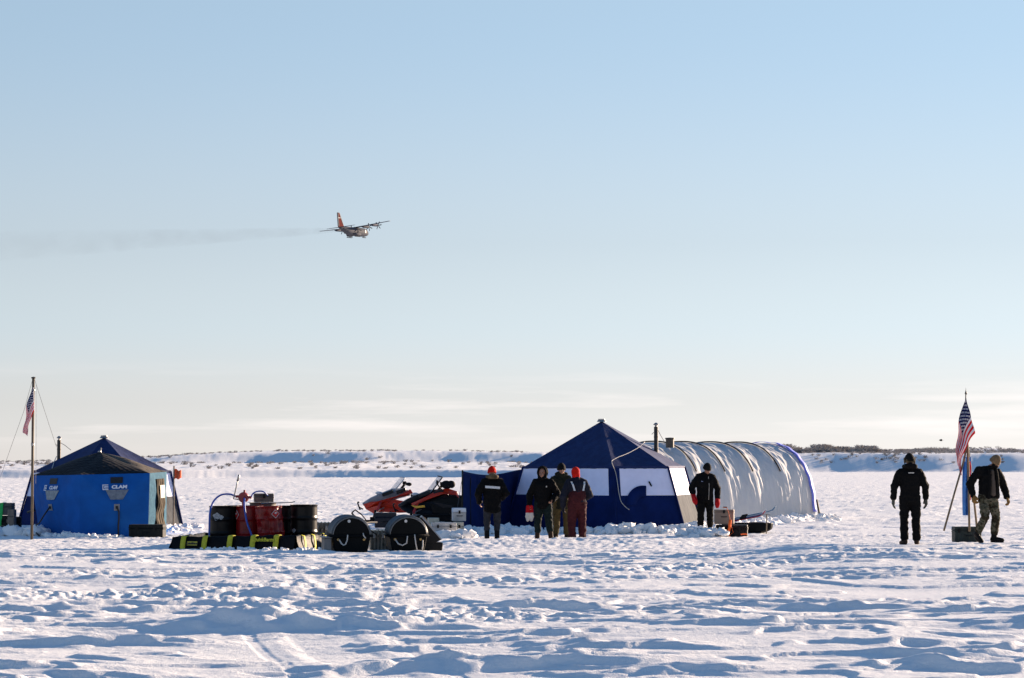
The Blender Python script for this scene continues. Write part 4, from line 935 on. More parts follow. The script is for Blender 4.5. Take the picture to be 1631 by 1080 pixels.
# orange marker flag
mk_o = (X(286, 66.0), 65.0, 0); mk = empty('marker_flag', mk_o, 0, 'small orange marker flag on a thin wooden stake behind the spill berm', 'marker flag')
MB().tube([(0, 0, -.05), (.01, 0, 1.75)], .020, 8).build('stake', WOOD, mk)
g = [[(.02 + .19 * u, .04 * math.sin(u * 6 + v), 1.66 - .27 * v * (1 - .25 * u) - .04 * u + .02 * math.sin(u * 8)) for u in np.linspace(0, 1, 12)] for v in np.linspace(0, 1, 9)]
MB().grid(g).build('cloth', mat('fluorescent_orange_cloth', (.75, .10, .02), .7), mk, smooth=True, solid=.004)

# flag tripod on the right
tro = (X(1536, 50.5), 50.5, .12); tr = empty('flag_tripod', tro, 0, 'rough wooden pole tripod lashed near the top that carries the flags', 'tripod')
lash = Vector(rel(tr, 1540, 707, 50.5))
MB().tube([rel(tr, 1503.5, 845, 49.6), rel(tr, 1519, 790, 50.0), rel(tr, 1534, 738, 50.4), rel(tr, 1540, 712, 50.5)], .021, 8).build('leg', WOOD, tr, smooth=True)
MB().tube([rel(tr, 1544, 846, 50.2), rel(tr, 1543, 780, 50.4), rel(tr, 1541, 700, 50.5)], .024, 8).build('leg', WOOD, tr, smooth=True)
MB().tube([rel(tr, 1556, 840, 51.9), rel(tr, 1546, 745, 51.0), rel(tr, 1538.6, 692, 50.55)], .024, 8).build('leg', WOOD, tr, smooth=True)
MB().tube([tuple(lash + Vector((.03 * math.cos(a), .035 * math.sin(a), -.04 + a * .004))) for a in np.linspace(0, 18, 50)], .012, 5).build('lashing', ROPE, tr)
us = empty('flag', (X(1538, 50.4), 50.4, Vector(at(1538, 640, 50.4)).z), 0, 'stars and stripes flag hanging in folds from the tripod on the right', 'flag', 'stars and stripes flags')
MB().tube([rel(us, 1536.5, 735, 50.45), rel(us, 1538, 640, 50.4), rel(us, 1538.5, 624, 50.4)], .012, 8).build('staff', mat('dark_staff', (.05, .04, .03), .5), us)
MB().lathe([(.012, 0), (.026, .03), (.012, .07), (.006, .1), (0, .16)], rel(us, 1538.5, 629, 50.4), 10).build('finial', mat('dark_staff', (.05, .04, .03), .5), us)
rflag2 = drape(1538.5, 634, 1552.5, 690, 50.3, us, 94, 74, 23, 42, .06)
flag_mesh(rflag2, 'cloth', us)
bf = empty('flag', (X(1540, 50.7), 50.75, Vector(at(1541, 735, 50.75)).z), 0, 'long narrow blue flag hanging straight down inside the wooden tripod', 'flag')
BLF = mat('sky_blue_cloth', (.035, .20, .52), .65, c2=(.02, .12, .42), vscale=5)
g = []
for v in np.linspace(0, 1, 40):
    py = 728 + 93 * v; row = []
    for u in np.linspace(0, 1, 16):
        px = 1534.2 + (11.5 + 1.5 * math.sin(v * 4)) * u - 1.0 * math.sin(v * 3) ; p = Vector(rel(bf, px, py, 50.75)); p.y += .05 * math.sin(u * 11 + v * 2); row.append(tuple(p))
    g.append(row)
MB().grid(g).build('cloth', BLF, bf, smooth=True, solid=.004)
MB().tube([rel(bf, 1542.5, 718, 50.80), rel(bf, 1542.5, 823, 50.80)], .009, 6).build('staff', WOOD, bf)
g = [[tuple(Vector(rel(bf, 1543.5 + 2.6 * u + .6 * math.sin(v * 9), 735 + 62 * v, 50.66)) + Vector((0, .03 * math.sin(u * 7), 0))) for u in np.linspace(0, 1, 6)] for v in np.linspace(0, 1, 24)]
MB().grid(g).build('red_edge', FR, bf, smooth=True, solid=.004)
case('hard_case', 'olive grey transport case on the snow under the flag tripod', (X(1541, 51.3), 51.6), (.58, .42, .34), OLIVE, rot=0, cat='case', ribs=5, latches=3, lid=.24, z=.12)
# ------------------------------------------------------------------ snowmobiles (nose towards -X, metres)
def snowmobile(px, Y, rot, label, kind):
    root = empty('snowmobile', (X(px, Y), Y, .02), rot, label, 'snowmobile'); root.scale = (1.1, 1.1, 1.12)
    red = mat('red_bodywork', (.50, .030, .008), .3, spec=.4, coat=.2); grey = mat('silver_grey_bodywork', (.25, .26, .29), .35, spec=.4)
    blk = mat('black_bodywork', (.006, .006, .008), .35, spec=.3)
    def shell(name, prof, w0, w1, m, y0=None, bevel=.02, parent=root):
        """side outline (x,z,halfwidth) ring: a hull symmetric about y=0 with its own width at every outline point"""
        n = len(prof); vs = [(x, -w, z) for x, z, w in prof] + [(x, w, z) for x, z, w in prof]
        return MB().add(vs, [tuple(range(n)), tuple(range(2 * n - 1, n - 1, -1))] + [(i, n + i, n + (i + 1) % n, (i + 1) % n) for i in range(n)]).build(name, m, parent, bevel=bevel)
    # belly pan and nose
    shell('belly_pan', [(-1.25, .42, .14), (-1.05, .30, .28), (-.3, .26, .34), (.15, .28, .33), (.15, .52, .36), (-.4, .62, .40), (-1.1, .56, .28), (-1.28, .50, .15)], 0, 0, blk if kind else red)
    top = [(-1.33, .52, .13), (-1.28, .44, .14), (-.95, .54, .33), (-.30, .66, .40), (.02, .74, .36), (.02, .86, .25), (-.22, .93, .22), (-.50, .92, .22), (-.80, .80, .22), (-1.08, .68, .18)]
    hood = shell('hood', top, 0, 0, blk if kind else grey, bevel=.03)
    # coloured side panels, one each side
    for s in (-1, 1):
        if not kind:
            pr = [(-1.30, .50, .17), (-1.22, .36, .18), (-1.0, .24, .30), (-.86, .46, .36), (-.30, .66, .42), (.08, .80, .37), (.02, .90, .33), (-.35, .73, .41), (-.90, .58, .33)]
        else:
            pr = [(-.98, .56, .33), (-.92, .50, .35), (-.55, .66, .42), (-.1, .82, .40), (.22, .78, .36), (.30, .70, .34), (.25, .88, .3), (.0, .96, .28), (-.3, .90, .33), (-.62, .72, .38)]
        MB().add([(x, s * (w + .005), z) for x, z, w in pr] + [(x, s * (w - .04), z) for x, z, w in pr],
                 [tuple(range(len(pr)))] + [tuple(range(2 * len(pr) - 1, len(pr) - 1, -1))] + [(i, len(pr) + i, len(pr) + (i + 1) % len(pr), (i + 1) % len(pr)) for i in range(len(pr))]).build('side_panel', red, root, bevel=.01)
        # dark vents in the cowling
        for (cx, cz, w_) in ((-.62, .80, .16), (-.25, .86, .14)):
            MB().box((cx, s * .30, cz), (w_ * 2, .14, .09), rot=(0, -.35, 0)).build('vent', blk, root, bevel=.02)
        if kind:
            MB().add([(x, s * w, z) for x, z, w in ((-.98, .52, .37), (-.84, .44, .40), (-.60, .47, .42), (-.62, .52, .42), (-.82, .50, .40))], [(0, 1, 2, 3, 4)]).build('yellow_flash', mat('amber_reflector', (.85, .42, .02), .4), root, solid=.01)
            MB().add([(x, s * w, z) for x, z, w in ((.08, .36, .385), (.34, .33, .385), (.36, .42, .385), (.14, .44, .385))], [(0, 1, 2, 3)]).build('red_stripe', mat('dark_red_stripe', (.25, .01, .02), .4), root, solid=.01)
            shell('tank_side', [(-.4, .3, .36), (.42, .26, .36), (.46, .5, .34), (.3, .74, .32), (-.1, .8, .34), (-.5, .62, .36)], 0, 0, blk, parent=root)
        # skis
        sk = MB(); yk = s * .50; rows = []
        for t in np.linspace(0, 1, 18):
            x = -1.62 + 1.22 * t; up = .22 * max(0, (.28 - t) / .28) ** 1.7; w = .085 * (1 - .5 * max(0, (.2 - t) / .2))
            rows.append([(x, yk - w, .03 + up + .015), (x, yk - w * .4, .025 + up), (x, yk + w * .4, .025 + up), (x, yk + w, .03 + up + .015)])
        sk.grid(rows); so_ = sk.build('ski', RUB, root, smooth=True, solid=.022)
        MB().tube([(-1.60, yk, .27), (-1.52, yk, .34), (-1.35, yk, .22), (-1.22, yk, .07)], .014, 6).build('ski_loop', RUB, so_, smooth=True)
        MB().tube([(-1.0, yk, .06), (-.96, s * .46, .34)], .03, 8).box((-1.0, yk, .09), (.2, .06, .09)).build('spindle', RUB, root)
        MB().tube([(-.96, s * .46, .30), (-.72, s * .22, .40)], .022, 6).tube([(-.96, s * .46, .22), (-.72, s * .22, .30)], .02, 6).build('wishbone', STEEL, root)
        MB().tube([(-.92, s * .42, .30), (-.80, s * .30, .58)], .035, 10).build('shock_absorber', mat('red_spring', (.4, .02, .02), .4), root)
        # running board and seat side
        MB().box((.62, s * .36, .30), (1.15, .18, .03)).build('running_board', STEEL if not kind else blk, root)
    MB().tube([(-1.38, -.16, .34), (-1.45, -.17, .52), (-1.42, -.15, .55), (-1.45, 0, .54), (-1.42, .15, .55), (-1.45, .17, .52), (-1.38, .16, .34)], .02, 8).tube([(-1.30, -.15, .36), (-1.42, -.16, .42)], .018, 6).build('bumper', RUB, root, smooth=True)
    MB().ball((-.86, -.12, .80), (.10, .075, .045)).build('headlight', mat('headlight_lens', (.55, .56, .58), .12, spec=.8), root, smooth=True)
    MB().ball((-.86, .12, .80), (.10, .075, .045)).build('headlight', mat('headlight_lens', (.55, .56, .58), .12, spec=.8), root, smooth=True)
    # track under the tunnel
    tk = [(.10, .10), (.25, .01), (1.45, .01), (1.62, .10), (1.66, .24), (1.55, .34), (1.35, .36), (.3, .40), (.12, .30)]
    mb = MB(); mb.prism(tk, -.19, .19); n = 46
    for k in range(n):
        a = k / n * (len(tk)); i = int(a) % len(tk); f_ = a - int(a); p, q = tk[i], tk[(i + 1) % len(tk)]
        x = p[0] + (q[0] - p[0]) * f_; z = p[1] + (q[1] - p[1]) * f_; mb.box((x, 0, z), (.03, .36, .05), rot=(0, -math.atan2(q[1] - p[1], q[0] - p[0]), 0))
    mb.build('track', RUB, root)
    shell('tunnel', [(.0, .36, .22), (1.70, .36, .22), (1.72, .42, .2), (1.60, .50, .2), (.0, .56, .22)], 0, 0, blk)
    shell('seat', [(.05, .52, .17), (1.25, .48, .17), (1.35, .60, .15), (1.30, .74, .13), (1.0, .76, .15), (.7, .74, .16), (.3, .78, .15), (.02, .82, .12)], 0, 0, mat('seat_vinyl', (.005, .005, .006), .6, spec=.2), bevel=.04)
    if kind:
        shell('back_seat', [(.78, .70, .16), (1.30, .70, .16), (1.48, .80, .15), (1.45, .94, .10), (1.38, .96, .1), (1.28, .84, .14), (.84, .82, .14)], 0, 0, mat('seat_vinyl', (.005, .005, .006), .6, spec=.2), bevel=.04)
        mb = MB()
        for s in (-1, 1): mb.tube([(.62, s * .20, .66), (.74, s * .23, .86), (.86, s * .24, .90), (1.64, s * .24, 1.02), (1.70, s * .22, .98), (1.70, s * .2, .5)], .022, 8)
        mb.tube([(1.64, -.24, 1.02), (1.64, .24, 1.02)], .02, 8); mb.build('grab_rail', red, root, smooth=True)
    else:
        mb = MB(); mb.tube([(1.2, -.2, .56), (1.7, -.2, .60), (1.7, .2, .60), (1.2, .2, .56)], .018, 8); mb.build('rear_rack', RUB, root)
    MB().box((1.72, 0, .42), (.03, .36, .22), rot=(0, .25, 0)).build('snow_flap', RUB, root)
    MB().box((1.69, 0, .52), (.03, .2, .05)).build('tail_light', mat('red_lens', (.4, .01, .01), .2), root)
    # windshield: a bent clear sheet with a dark rim
    wsx = 0.0; hgt = .46 if kind else .42; rows = []
    for t in np.linspace(0, 1, 10):
        row = []
        for q in np.linspace(-1, 1, 15):
            w = .27 * (1 - .42 * t ** 1.8); row.append((-.62 + .36 * t + .16 * q * q * (1 - .2 * t) , w * q, .82 + hgt * t - .03 * q * q * t))
        rows.append(row)
    gl = mat('clear_windshield', (.62, .68, .74), .08, alpha=.38, spec=.8)
    w_ = MB().grid(rows).build('windshield', gl, root, smooth=True)
    rim = [rows[i][0] for i in range(10)] + rows[-1][1:-1] + [rows[i][14] for i in range(9, -1, -1)]
    MB().tube(rim, .010 if not kind else .014, 6).build('windshield_rim', mat('pale_rim', (.35, .37, .4), .4) if not kind else RUB, w_, smooth=True)
    MB().tube([(-.30, 0, .84), (-.14, 0, 1.04)], .035, 8).build('steering_post', RUB, root)
    hb = MB(); hb.tube([(-.02, -.36, 1.04), (-.10, -.2, 1.08), (-.14, 0, 1.06), (-.10, .2, 1.08), (-.02, .36, 1.04)], .018, 8); hb.box((-.15, 0, 1.08), (.1, .14, .08)); h_ = hb.build('handlebar', RUB, root)
    for s in (-1, 1):
        MB().tube([(-.06, s * .26, 1.06), (.0, s * .40, 1.03)], .026, 8).tube([(-.10, s * .26, 1.07), (-.1, s * .38, 1.02)], .01, 6).build('grip', RUB, h_)
        if kind:
            MB().ball((-.02, s * .35, 1.05), (.15, .10, .11)).ball((.10, s * .36, 1.06), (.10, .085, .10)).build('hand_muff', RUB, h_, smooth=True)
            MB().tube([(-.2, s * .28, .96), (-.28, s * .42, 1.08)], .015, 6).box((-.28, s * .43, 1.11), (.05, .17, .11)).build('mirror', RUB, root, bevel=.02)
        else:
            MB().ball((-.02, s * .34, 1.04), (.07, .05, .05)).build('brake_lever', RUB, h_, smooth=True)
    return root
snowmobile(653, 74.5, R(4), 'grey and red snowmobile with clear windshield, behind the red and black one', 0)
sm2 = snowmobile(713, 71.2, R(3), 'black and red snowmobile with hand muffs and a red grab rail, nearer of the two', 1)

# ------------------------------------------------------------------ people
def nrm(v): return Vector(v).normalized()
def chain(mb, pts, step=.35, seg=14, rings=9):
    """overlapping ellipsoids along a poly-line of (x,y,z, rx,ry,rz); merged later into one skin"""
    for (a, b) in zip(pts, pts[1:]):
        A = Vector(a[:3]); B = Vector(b[:3]); ra = Vector(a[3:]) if len(a) > 4 else Vector((a[3],) * 3); rb = Vector(b[3:]) if len(b) > 4 else Vector((b[3],) * 3)
        n = max(2, int((B - A).length / (min(min(ra), min(rb)) * step)) + 1)
        for i in range(n + 1):
            t = i / n; mb.ball(tuple(A.lerp(B, t)), tuple(ra.lerp(rb, t)), seg, rings)
    return mb
def skin(mb, name, m, parent, voxel=.014, smooth=4, fold=0.0, fs=(6, 6, 12), seed=0, disp=None, solid_cut=None):
    o = mb.build(name, m, parent, fix=False); r = o.modifiers.new('r', 'REMESH'); r.mode = 'VOXEL'; r.voxel_size = voxel
    s = o.modifiers.new('s', 'SMOOTH'); s.iterations = smooth; s.factor = .5
    dg = bpy.context.evaluated_depsgraph_get(); dg.update(); me = bpy.data.meshes.new_from_object(o.evaluated_get(dg)); o.modifiers.clear()
    old = o.data; o.data = me; bpy.data.meshes.remove(old); me.name = name
    n = len(me.vertices); co = np.empty(n * 3, np.float32); me.vertices.foreach_get('co', co); co = co.reshape(-1, 3).astype(float)
    if fold:
        no = np.empty(n * 3, np.float32); me.vertices.foreach_get('normal', no); no = no.reshape(-1, 3)
        d = fold * (fbm(co[:, 0] * fs[0] + co[:, 1] * 5 + seed, co[:, 2] * fs[2], seed, 3) + .5 * fbm(co[:, 0] * 22 + 7, co[:, 1] * 18 + co[:, 2] * 14, seed + 3, 2))
        co = co + no * d[:, None]
    if disp: co = disp(co)
    me.vertices.foreach_set('co', co.astype(np.float32).ravel()); me.polygons.foreach_set('use_smooth', [True] * len(me.polygons)); me.update()
    return o
SKIN_M = mat('skin', (.30, .15, .10), .55, var=.1, vscale=20); EYE = mat('eye', (.02, .015, .012), .2)
CL = {}
def cloth(name, c, **k):
    k.setdefault('spec', .12); k.setdefault('bump', .3); k.setdefault('bscale', 60); k.setdefault('var', .2); return mat(name, c, k.pop('rough', .85), **k)
C_BLACK = cloth('black_shell_cloth', (.0035, .0035, .004)); C_NAVY = cloth('dark_navy_cloth', (.010, .012, .022)); C_GREEN = cloth('dark_green_cloth', (.008, .016, .016))
C_OLIVE = cloth('olive_jacket_cloth', (.016, .017, .011)); C_KHAKI = cloth('mustard_khaki_cloth', (.075, .055, .022)); C_MAROON = cloth('maroon_bib_cloth', (.045, .010, .013))
C_GREY = cloth('grey_trouser_cloth', (.030, .031, .036)); C_RED = cloth('red_knit', (.55, .012, .006), bump=.6, bscale=120); C_BKNIT = cloth('black_knit', (.007, .007, .007), bump=.6, bscale=120)
C_TAN = cloth('tan_knit', (.19, .125, .07), bump=.5, bscale=120); C_SHIRT = cloth('grey_taupe_shirt', (.075, .06, .05)); C_LEATH = cloth('tan_leather', (.19, .105, .035)); C_GGLOVE = cloth('grey_green_glove', (.075, .075, .062))
C_RMIT = cloth('red_mitten', (.40, .010, .014)); C_WHITE = cloth('white_fleece', (.5, .48, .44)); C_BOOT = cloth('black_boot', (.005, .005, .006), rough=.6); C_BRBOOT = cloth('brown_boot', (.035, .020, .014), rough=.7)
C_REFL = mat('reflective_tape', (.50, .53, .56), .4); C_FUR = cloth('brown_fur_trim', (.10, .075, .045), bump=1, bscale=90, var=.5)
CAMO = bpy.data.materials.new('camouflage_cloth'); CAMO.use_nodes = True
def _camo():
    n = CAMO.node_tree; b = n.nodes['Principled BSDF']; b.inputs['Roughness'].default_value = .9; b.inputs['Specular IOR Level'].default_value = .1
    t = n.nodes.new('ShaderNodeTexCoord'); a = n.nodes.new('ShaderNodeTexNoise'); a.inputs['Scale'].default_value = 9; a.inputs['Detail'].default_value = 2
    r = n.nodes.new('ShaderNodeValToRGB'); r.color_ramp.interpolation = 'CONSTANT'; e = r.color_ramp.elements
    e[0].position = 0; e[0].color = (.026, .020, .012, 1); e[1].position = .46; e[1].color = (.062, .062, .042, 1)
    q = e.new(.54); q.color = (.115, .10, .072, 1); q = e.new(.62); q.color = (.042, .046, .028, 1)
    n.links.new(t.outputs['Object'], a.inputs[0]); n.links.new(a.outputs[0], r.inputs[0]); n.links.new(r.outputs[0], b.inputs['Base Color'])
_camo()

def hand(mb, wrist, d, side_out, back, s=1.0, curl=.5, spread=1.0, fat=1.0):
    """palm, four fingers of unequal length with two bends, thumb from the side of the palm.
    d: hand direction, side_out: towards the thumb side, back: towards the back of the hand"""
    w = Vector(wrist); d = nrm(d); t = nrm(side_out); t = (t - d * t.dot(d)).normalized(); bk = nrm(back); bk = (bk - d * bk.dot(d) - t * bk.dot(t)).normalized()
    def P(a, b, c): return w + d * a * s + t * b * s + bk * c * s
    for a in np.linspace(.0, .085, 5):
        for b in (-.026, -.009, .009, .026):
            mb.ball(tuple(P(a, b * (0.75 + a * 3.0), 0)), (.017 * s * fat,) * 3, 10, 7)
    for k, (b, ln) in enumerate(((.030, .074), (.010, .084), (-.010, .078), (-.029, .060))):
        p = P(.088, b * 1.05, 0); ang = 0; r0 = .0098 * s * fat
        for j, (f_, bend) in enumerate(((.45, curl * .6), (.30, curl * 1.1), (.25, curl * .8))):
            ang += bend; q = p + (d * math.cos(ang) - bk * math.sin(ang) + t * (b * 2.2 * spread)).normalized() * ln * f_ * s * 1.05
            chain(mb, [(*p, r0 * (1 - .08 * j)), (*q, r0 * (1 - .08 * (j + 1)))], .5, 10, 7); p = q
    p = P(.018, .030, -.004); q = P(.052, .060, -.014); r_ = P(.085, .066, -.026)
    chain(mb, [(*p, .0155 * s * fat), (*q, .012 * s * fat), (*r_, .0105 * s * fat)], .5, 10, 7)
def mitten(mb, wrist, d, side_out, back, s=1.0):
    w = Vector(wrist); d = nrm(d); t = nrm(side_out); t = (t - d * t.dot(d)).normalized()
    P = lambda a, b: w + d * a * s + t * b * s
    chain(mb, [(*P(-.06, 0), .058 * s), (*P(.04, 0), .062 * s), (*P(.12, 0), .066 * s), (*P(.18, 0), .048 * s)], .35)
    chain(mb, [(*P(.03, .04), .03 * s), (*P(.09, .085), .026 * s)], .35)

def person(label, px, Y, z, yaw, sc, P):
    """P: pose and clothes. Local frame: facing -Y, feet at z = 0, 1.80 m tall before scaling"""
    root = empty('person', (X(px, Y), Y, z), yaw, label, 'person'); root.scale = (sc,) * 3
    g = lambda k, d=None: P.get(k, d)
    lean = g('lean', 0.0); hx, hy = g('hip', (0, 0)); 
    hip = Vector((hx, hy, .93)); chest = Vector((hx + g('chx', 0), hy - lean * .9, 1.33)); neck = Vector((hx + g('chx', 0) * 1.3, hy - lean * 1.2, 1.50))
    head = neck + Vector(g('head', (0, -.02, .135)))
    J = {}
    J['shL'] = Vector(g('shL', chest + Vector((-.178, 0, .075)))); J['shR'] = Vector(g('shR', chest + Vector((.178, 0, .075))))
    for s, k in ((-1, 'L'), (1, 'R')):
        J['el' + k] = Vector(g('el' + k, (s * .285, .03, 1.15))); J['wr' + k] = Vector(g('wr' + k, (s * .29, -.04, .90)))
        J['hp' + k] = hip + Vector((s * .095, 0, -.02)); J['kn' + k] = Vector(g('kn' + k, (s * .12, -.03, .50))); J['an' + k] = Vector(g('an' + k, (s * .13, 0.02, .10)))
        J['td' + k] = nrm(g('td' + k, (s * .25, -1, 0)))
        J['hd' + k] = nrm(g('hd' + k, J['wr' + k] - J['el' + k])); J['th' + k] = nrm(g('th' + k, (0, -1, 0)))
    hd = Euler(g('hrot', (0, 0, 0))).to_matrix()
    def H_(x, y, z): return tuple(head + hd @ Vector((x, y, z)) * 1.07)
    # --- body: one continuous skin
    b = MB(); chain(b, [(*hip, .15, .11, .10), (*(hip.lerp(chest, .5)), .135, .10, .10), (*chest, .165, .115, .11), (*(chest + Vector((0, 0, .09))), .15, .09, .07)])
    chain(b, [(*neck, .058), (*(head - Vector((0, -.01, .06))), .055)])
    for k in 'LR':
        s = -1 if k == 'L' else 1
        chain(b, [(*J['sh' + k], .055), (*J['el' + k], .04), (*J['wr' + k], .028)]); chain(b, [(*chest, .08), (*J['sh' + k], .055)])
        chain(b, [(*J['hp' + k], .085), (*J['kn' + k], .055), (*J['an' + k], .038)]); a = J['an' + k]; tdir = J['td' + k]; dnn = nrm(g('dn' + k, (0, 0, -1)))
        chain(b, [(*a, .036), (*(a + tdir * .05 + dnn * .04), .034), (*(a + tdir * .13 + dnn * .052), .024)])
        hand(b, J['wr' + k], J['hd' + k], J['th' + k], Vector((s, 0, 0)), .92, g('curl', .45), fat=.85)
    b.ball(H_(0, .012, .02), (.077, .095, .098), 20, 14); b.ball(H_(0, -.028, -.045), (.058, .062, .062), 18, 12); b.ball(H_(0, -.062, -.085), (.028, .024, .022), 14, 9)
    b.ball(H_(-.036, -.068, -.028), (.024, .02, .024)); b.ball(H_(.036, -.068, -.028), (.024, .02, .024))
    chain(b, [(*H_(0, -.082, .012), .010), (*H_(0, -.105, -.028), .0155)], .4); b.ball(H_(-.013, -.094, -.030), .010); b.ball(H_(.013, -.094, -.030), .010)
    b.ball(H_(-.032, -.078, .026), (.026, .014, .009)); b.ball(H_(.032, -.078, .026), (.026, .014, .009))
    b.ball(H_(0, -.088, -.056), (.025, .011, .007)); b.ball(H_(0, -.085, -.068), (.021, .011, .008))
    for s in (-1, 1): b.ball(H_(s * .080, .005, -.01), (.010, .020, .031), 10, 8)
    skin(b, 'body', SKIN_M, root, .0085, 2)
    if g('face', True):
        for s in (-1, 1): MB().ball(H_(s * .031, -.080, .006), (.012, .007, .008), 10, 8).build('eye', EYE, root, smooth=True)
        MB().ball(H_(0, -.0955, -.061), (.020, .004, .003), 10, 8).build('lips', mat('lips', (.20, .06, .05), .5), root, smooth=True)
    # --- trousers
    pm = g('pants', C_BLACK); pr = g('pr', 1.0); t = MB(); chain(t, [(*(hip + Vector((0, 0, .10))), .165 * pr, .125 * pr, .06), (*hip, .175 * pr, .135 * pr, .10), (*(hip + Vector((0, 0, -.08))), .16 * pr, .12 * pr, .08)])
    cuff = g('cuff', .12)
    for k in 'LR':
        a = J['an' + k]; kn = J['kn' + k]; c_ = a + (kn - a).normalized() * cuff
        chain(t, [(*J['hp' + k], .118 * pr), (*(J['hp' + k].lerp(kn, .5)), .103 * pr), (*kn, .086 * pr), (*(kn.lerp(c_, .5)), .084 * pr), (*c_, g('cr', .082))], .3)
    skin(t, 'trousers', pm, root, .014, 2, fold=.018, seed=int(px) % 90 + 5, fs=(5, 5, 11))
    # --- boots
    for k in 'LR':
        bo_ = MB(); a = J['an' + k]; td = J['td' + k]; kn = J['kn' + k]; up = a + (kn - a).normalized() * g('boot_h', .16); dn = nrm(g('dn' + k, (0, 0, -1)))
        chain(bo_, [(*up, .064), (*a, .060)], .3); heel = a + dn * .05 - td * .035; toe = a + dn * .062 + td * .17
        chain(bo_, [(*a, .058), (*heel, .046), (*(a + dn * .05 + td * .07), .050), (*toe, .041)], .3)
        bt = skin(bo_, 'boot', g('boot', C_BOOT), root, .011, 3, fold=.004, seed=9)
        M_ = Matrix((td, td.cross(dn), dn)).transposed().to_4x4(); M_.translation = a + dn * .098; sol = MB(); rg = []
        for q in np.linspace(0, 2 * math.pi, 25)[:-1]:
            c, s_ = math.cos(q), math.sin(q); rg.append((.065 + .135 * c, .052 * s_ * (1 + .12 * c)))
        sol.add([tuple(M_ @ Vector((x, y, -.012))) for x, y in rg] + [tuple(M_ @ Vector((x, y, .014))) for x, y in rg], [tuple(range(24)), tuple(range(47, 23, -1))] + [(i, 24 + i, 24 + (i + 1) % 24, (i + 1) % 24) for i in range(24)])
        sol.build('sole', g('sole', RUB), bt)
    # --- jacket
    jm = g('jacket', C_BLACK); jr = g('jr', 1.0); low = g('hem', .84); j = MB()
    chain(j, [(hip.x, hip.y, low, .185 * jr, .140 * jr, .05), (hip.x, hip.y, .98, .190 * jr, .145 * jr, .08), (*(hip.lerp(chest, .55)), .192 * jr, .148 * jr, .09), (*chest, .205 * jr, .150 * jr, .11), (*(chest + Vector((0, 0, .07))), .165 * jr, .118 * jr, .06)], .3)
    chain(j, [(*(chest + Vector((0, 0, .12))), .12, .10, .05), (*(neck + Vector((0, 0, g('collar', .02)))), .082, .085, .03)], .3)
    for k in 'LR':
        chain(j, [(*(chest + Vector((0, 0, .04))), .11), (*J['sh' + k], .082 * jr)], .3); chain(j, [(*(neck + Vector((0, .01, -.02))), .068), (*(J['sh' + k] + Vector((0, .0, .005))), .074 * jr)], .3); sl = J['el' + k].lerp(J['wr' + k], g('sleeve', .93))
        chain(j, [(*J['sh' + k], .082 * jr), (*(J['sh' + k].lerp(J['el' + k], .5)), .082 * jr), (*J['el' + k], .074 * jr), (*sl, .060 * jr)], .3)
    jo = skin(j, 'jacket', jm, root, .014, 3, fold=.016, seed=int(px) % 70 + 31, fs=(5, 5, 9))
    if g('hood_down', False):
        hd_ = MB(); c0 = neck + Vector((0, .05, .03)); 
        chain(hd_, [(*(c0 + Vector((-.11, -.03, -.01))), .045), (*(c0 + Vector((-.07, .07, .0))), .055), (*(c0 + Vector((0, .10, .01))), .06, .05, .07), (*(c0 + Vector((.07, .07, .0))), .055), (*(c0 + Vector((.11, -.03, -.01))), .045)], .3)
        skin(hd_, 'hood', g('hood_m', jm), root, .012, 3, fold=.010, seed=4)
    if g('hood_up', False):
        hu = MB(); 
        for q in np.linspace(-.14 * 7, math.pi + .98, 26):
            # rim arch round the face plus shell over the skull
            for y_, r_ in ((-.035, .026), (.02, .03), (.07, .035)):
                R_ = .104 - (.02 if y_ > .05 else 0); hu.ball(H_(R_ * math.cos(q) * .95, y_, .015 + R_ * 1.12 * math.sin(q) - .0), (r_,) * 3, 10, 7)
        hu.ball(H_(0, .05, .02), (.095, .085, .115), 16, 10); chain(hu, [(*H_(0, .05, -.06), .09, .07, .05), (*(neck + Vector((0, .02, .0))), .10, .09, .05)], .3)
        chain(hu, [(*H_(-.075, -.03, -.085), .035), (*H_(0, -.075, -.125), .035), (*H_(.075, -.03, -.085), .035)], .3)
        skin(hu, 'hood', g('hood_m', jm), root, .010, 3, fold=.005, seed=7)
    # --- hat
    hm = g('hat', None)
    if hm:
        h = MB(); lowz = g('hat_low', .0); tl = g('hat_tall', 1.0)
        n_ = 14
        prof = [(-.02 - .02, .088, .104), (.02, .091, .106), (.06, .086, .100), (.095 * tl, .070, .084), (.125 * tl, .044, .056), (.140 * tl, .016, .024)]
        rows = []
        for (zz, rx, ry) in [(lowz, .089, .106), (lowz + .004, .094, .111), (lowz + .035, .094, .111), (lowz + .038, .090, .107)] + [p for p in prof if p[0] > lowz + .04]:
            rows.append([H_(rx * math.cos(q), .010 + ry * math.sin(q), zz) for q in np.linspace(0, 2 * math.pi, 33)[:-1]])
        h.grid(rows, wrap=True); h.f.append(tuple((len(rows) - 1) * 32 + k for k in range(32))); h.mi.append(0)
        ho = h.build('hat', hm, root, smooth=True, solid=.006)
        if g('flaps'):
            f2 = MB()
            for s in (-1, 1): chain(f2, [(*H_(s * .088, .01, .03), .022, .045, .03), (*H_(s * .090, .02, -.03), .018, .036, .03)], .3)
            chain(f2, [(*H_(-.06, .085, .0), .03, .022, .04), (*H_(.06, .085, .0), .03, .022, .04)], .3)
            skin(f2, 'ear_flaps', g('flaps'), root, .008, 2, fold=.006)
        if g('peak'):
            MB().grid([[H_(.075 * math.cos(q) * k, -.085 - .06 * k2 * math.sin(q), .045 - .012 * k2) for q in np.linspace(.1, math.pi - .1, 12)] for k, k2 in ((1.0, 0), (1.0, .5), (.95, 1.0))]).build('hat_peak', hm, root, smooth=True, solid=.008)
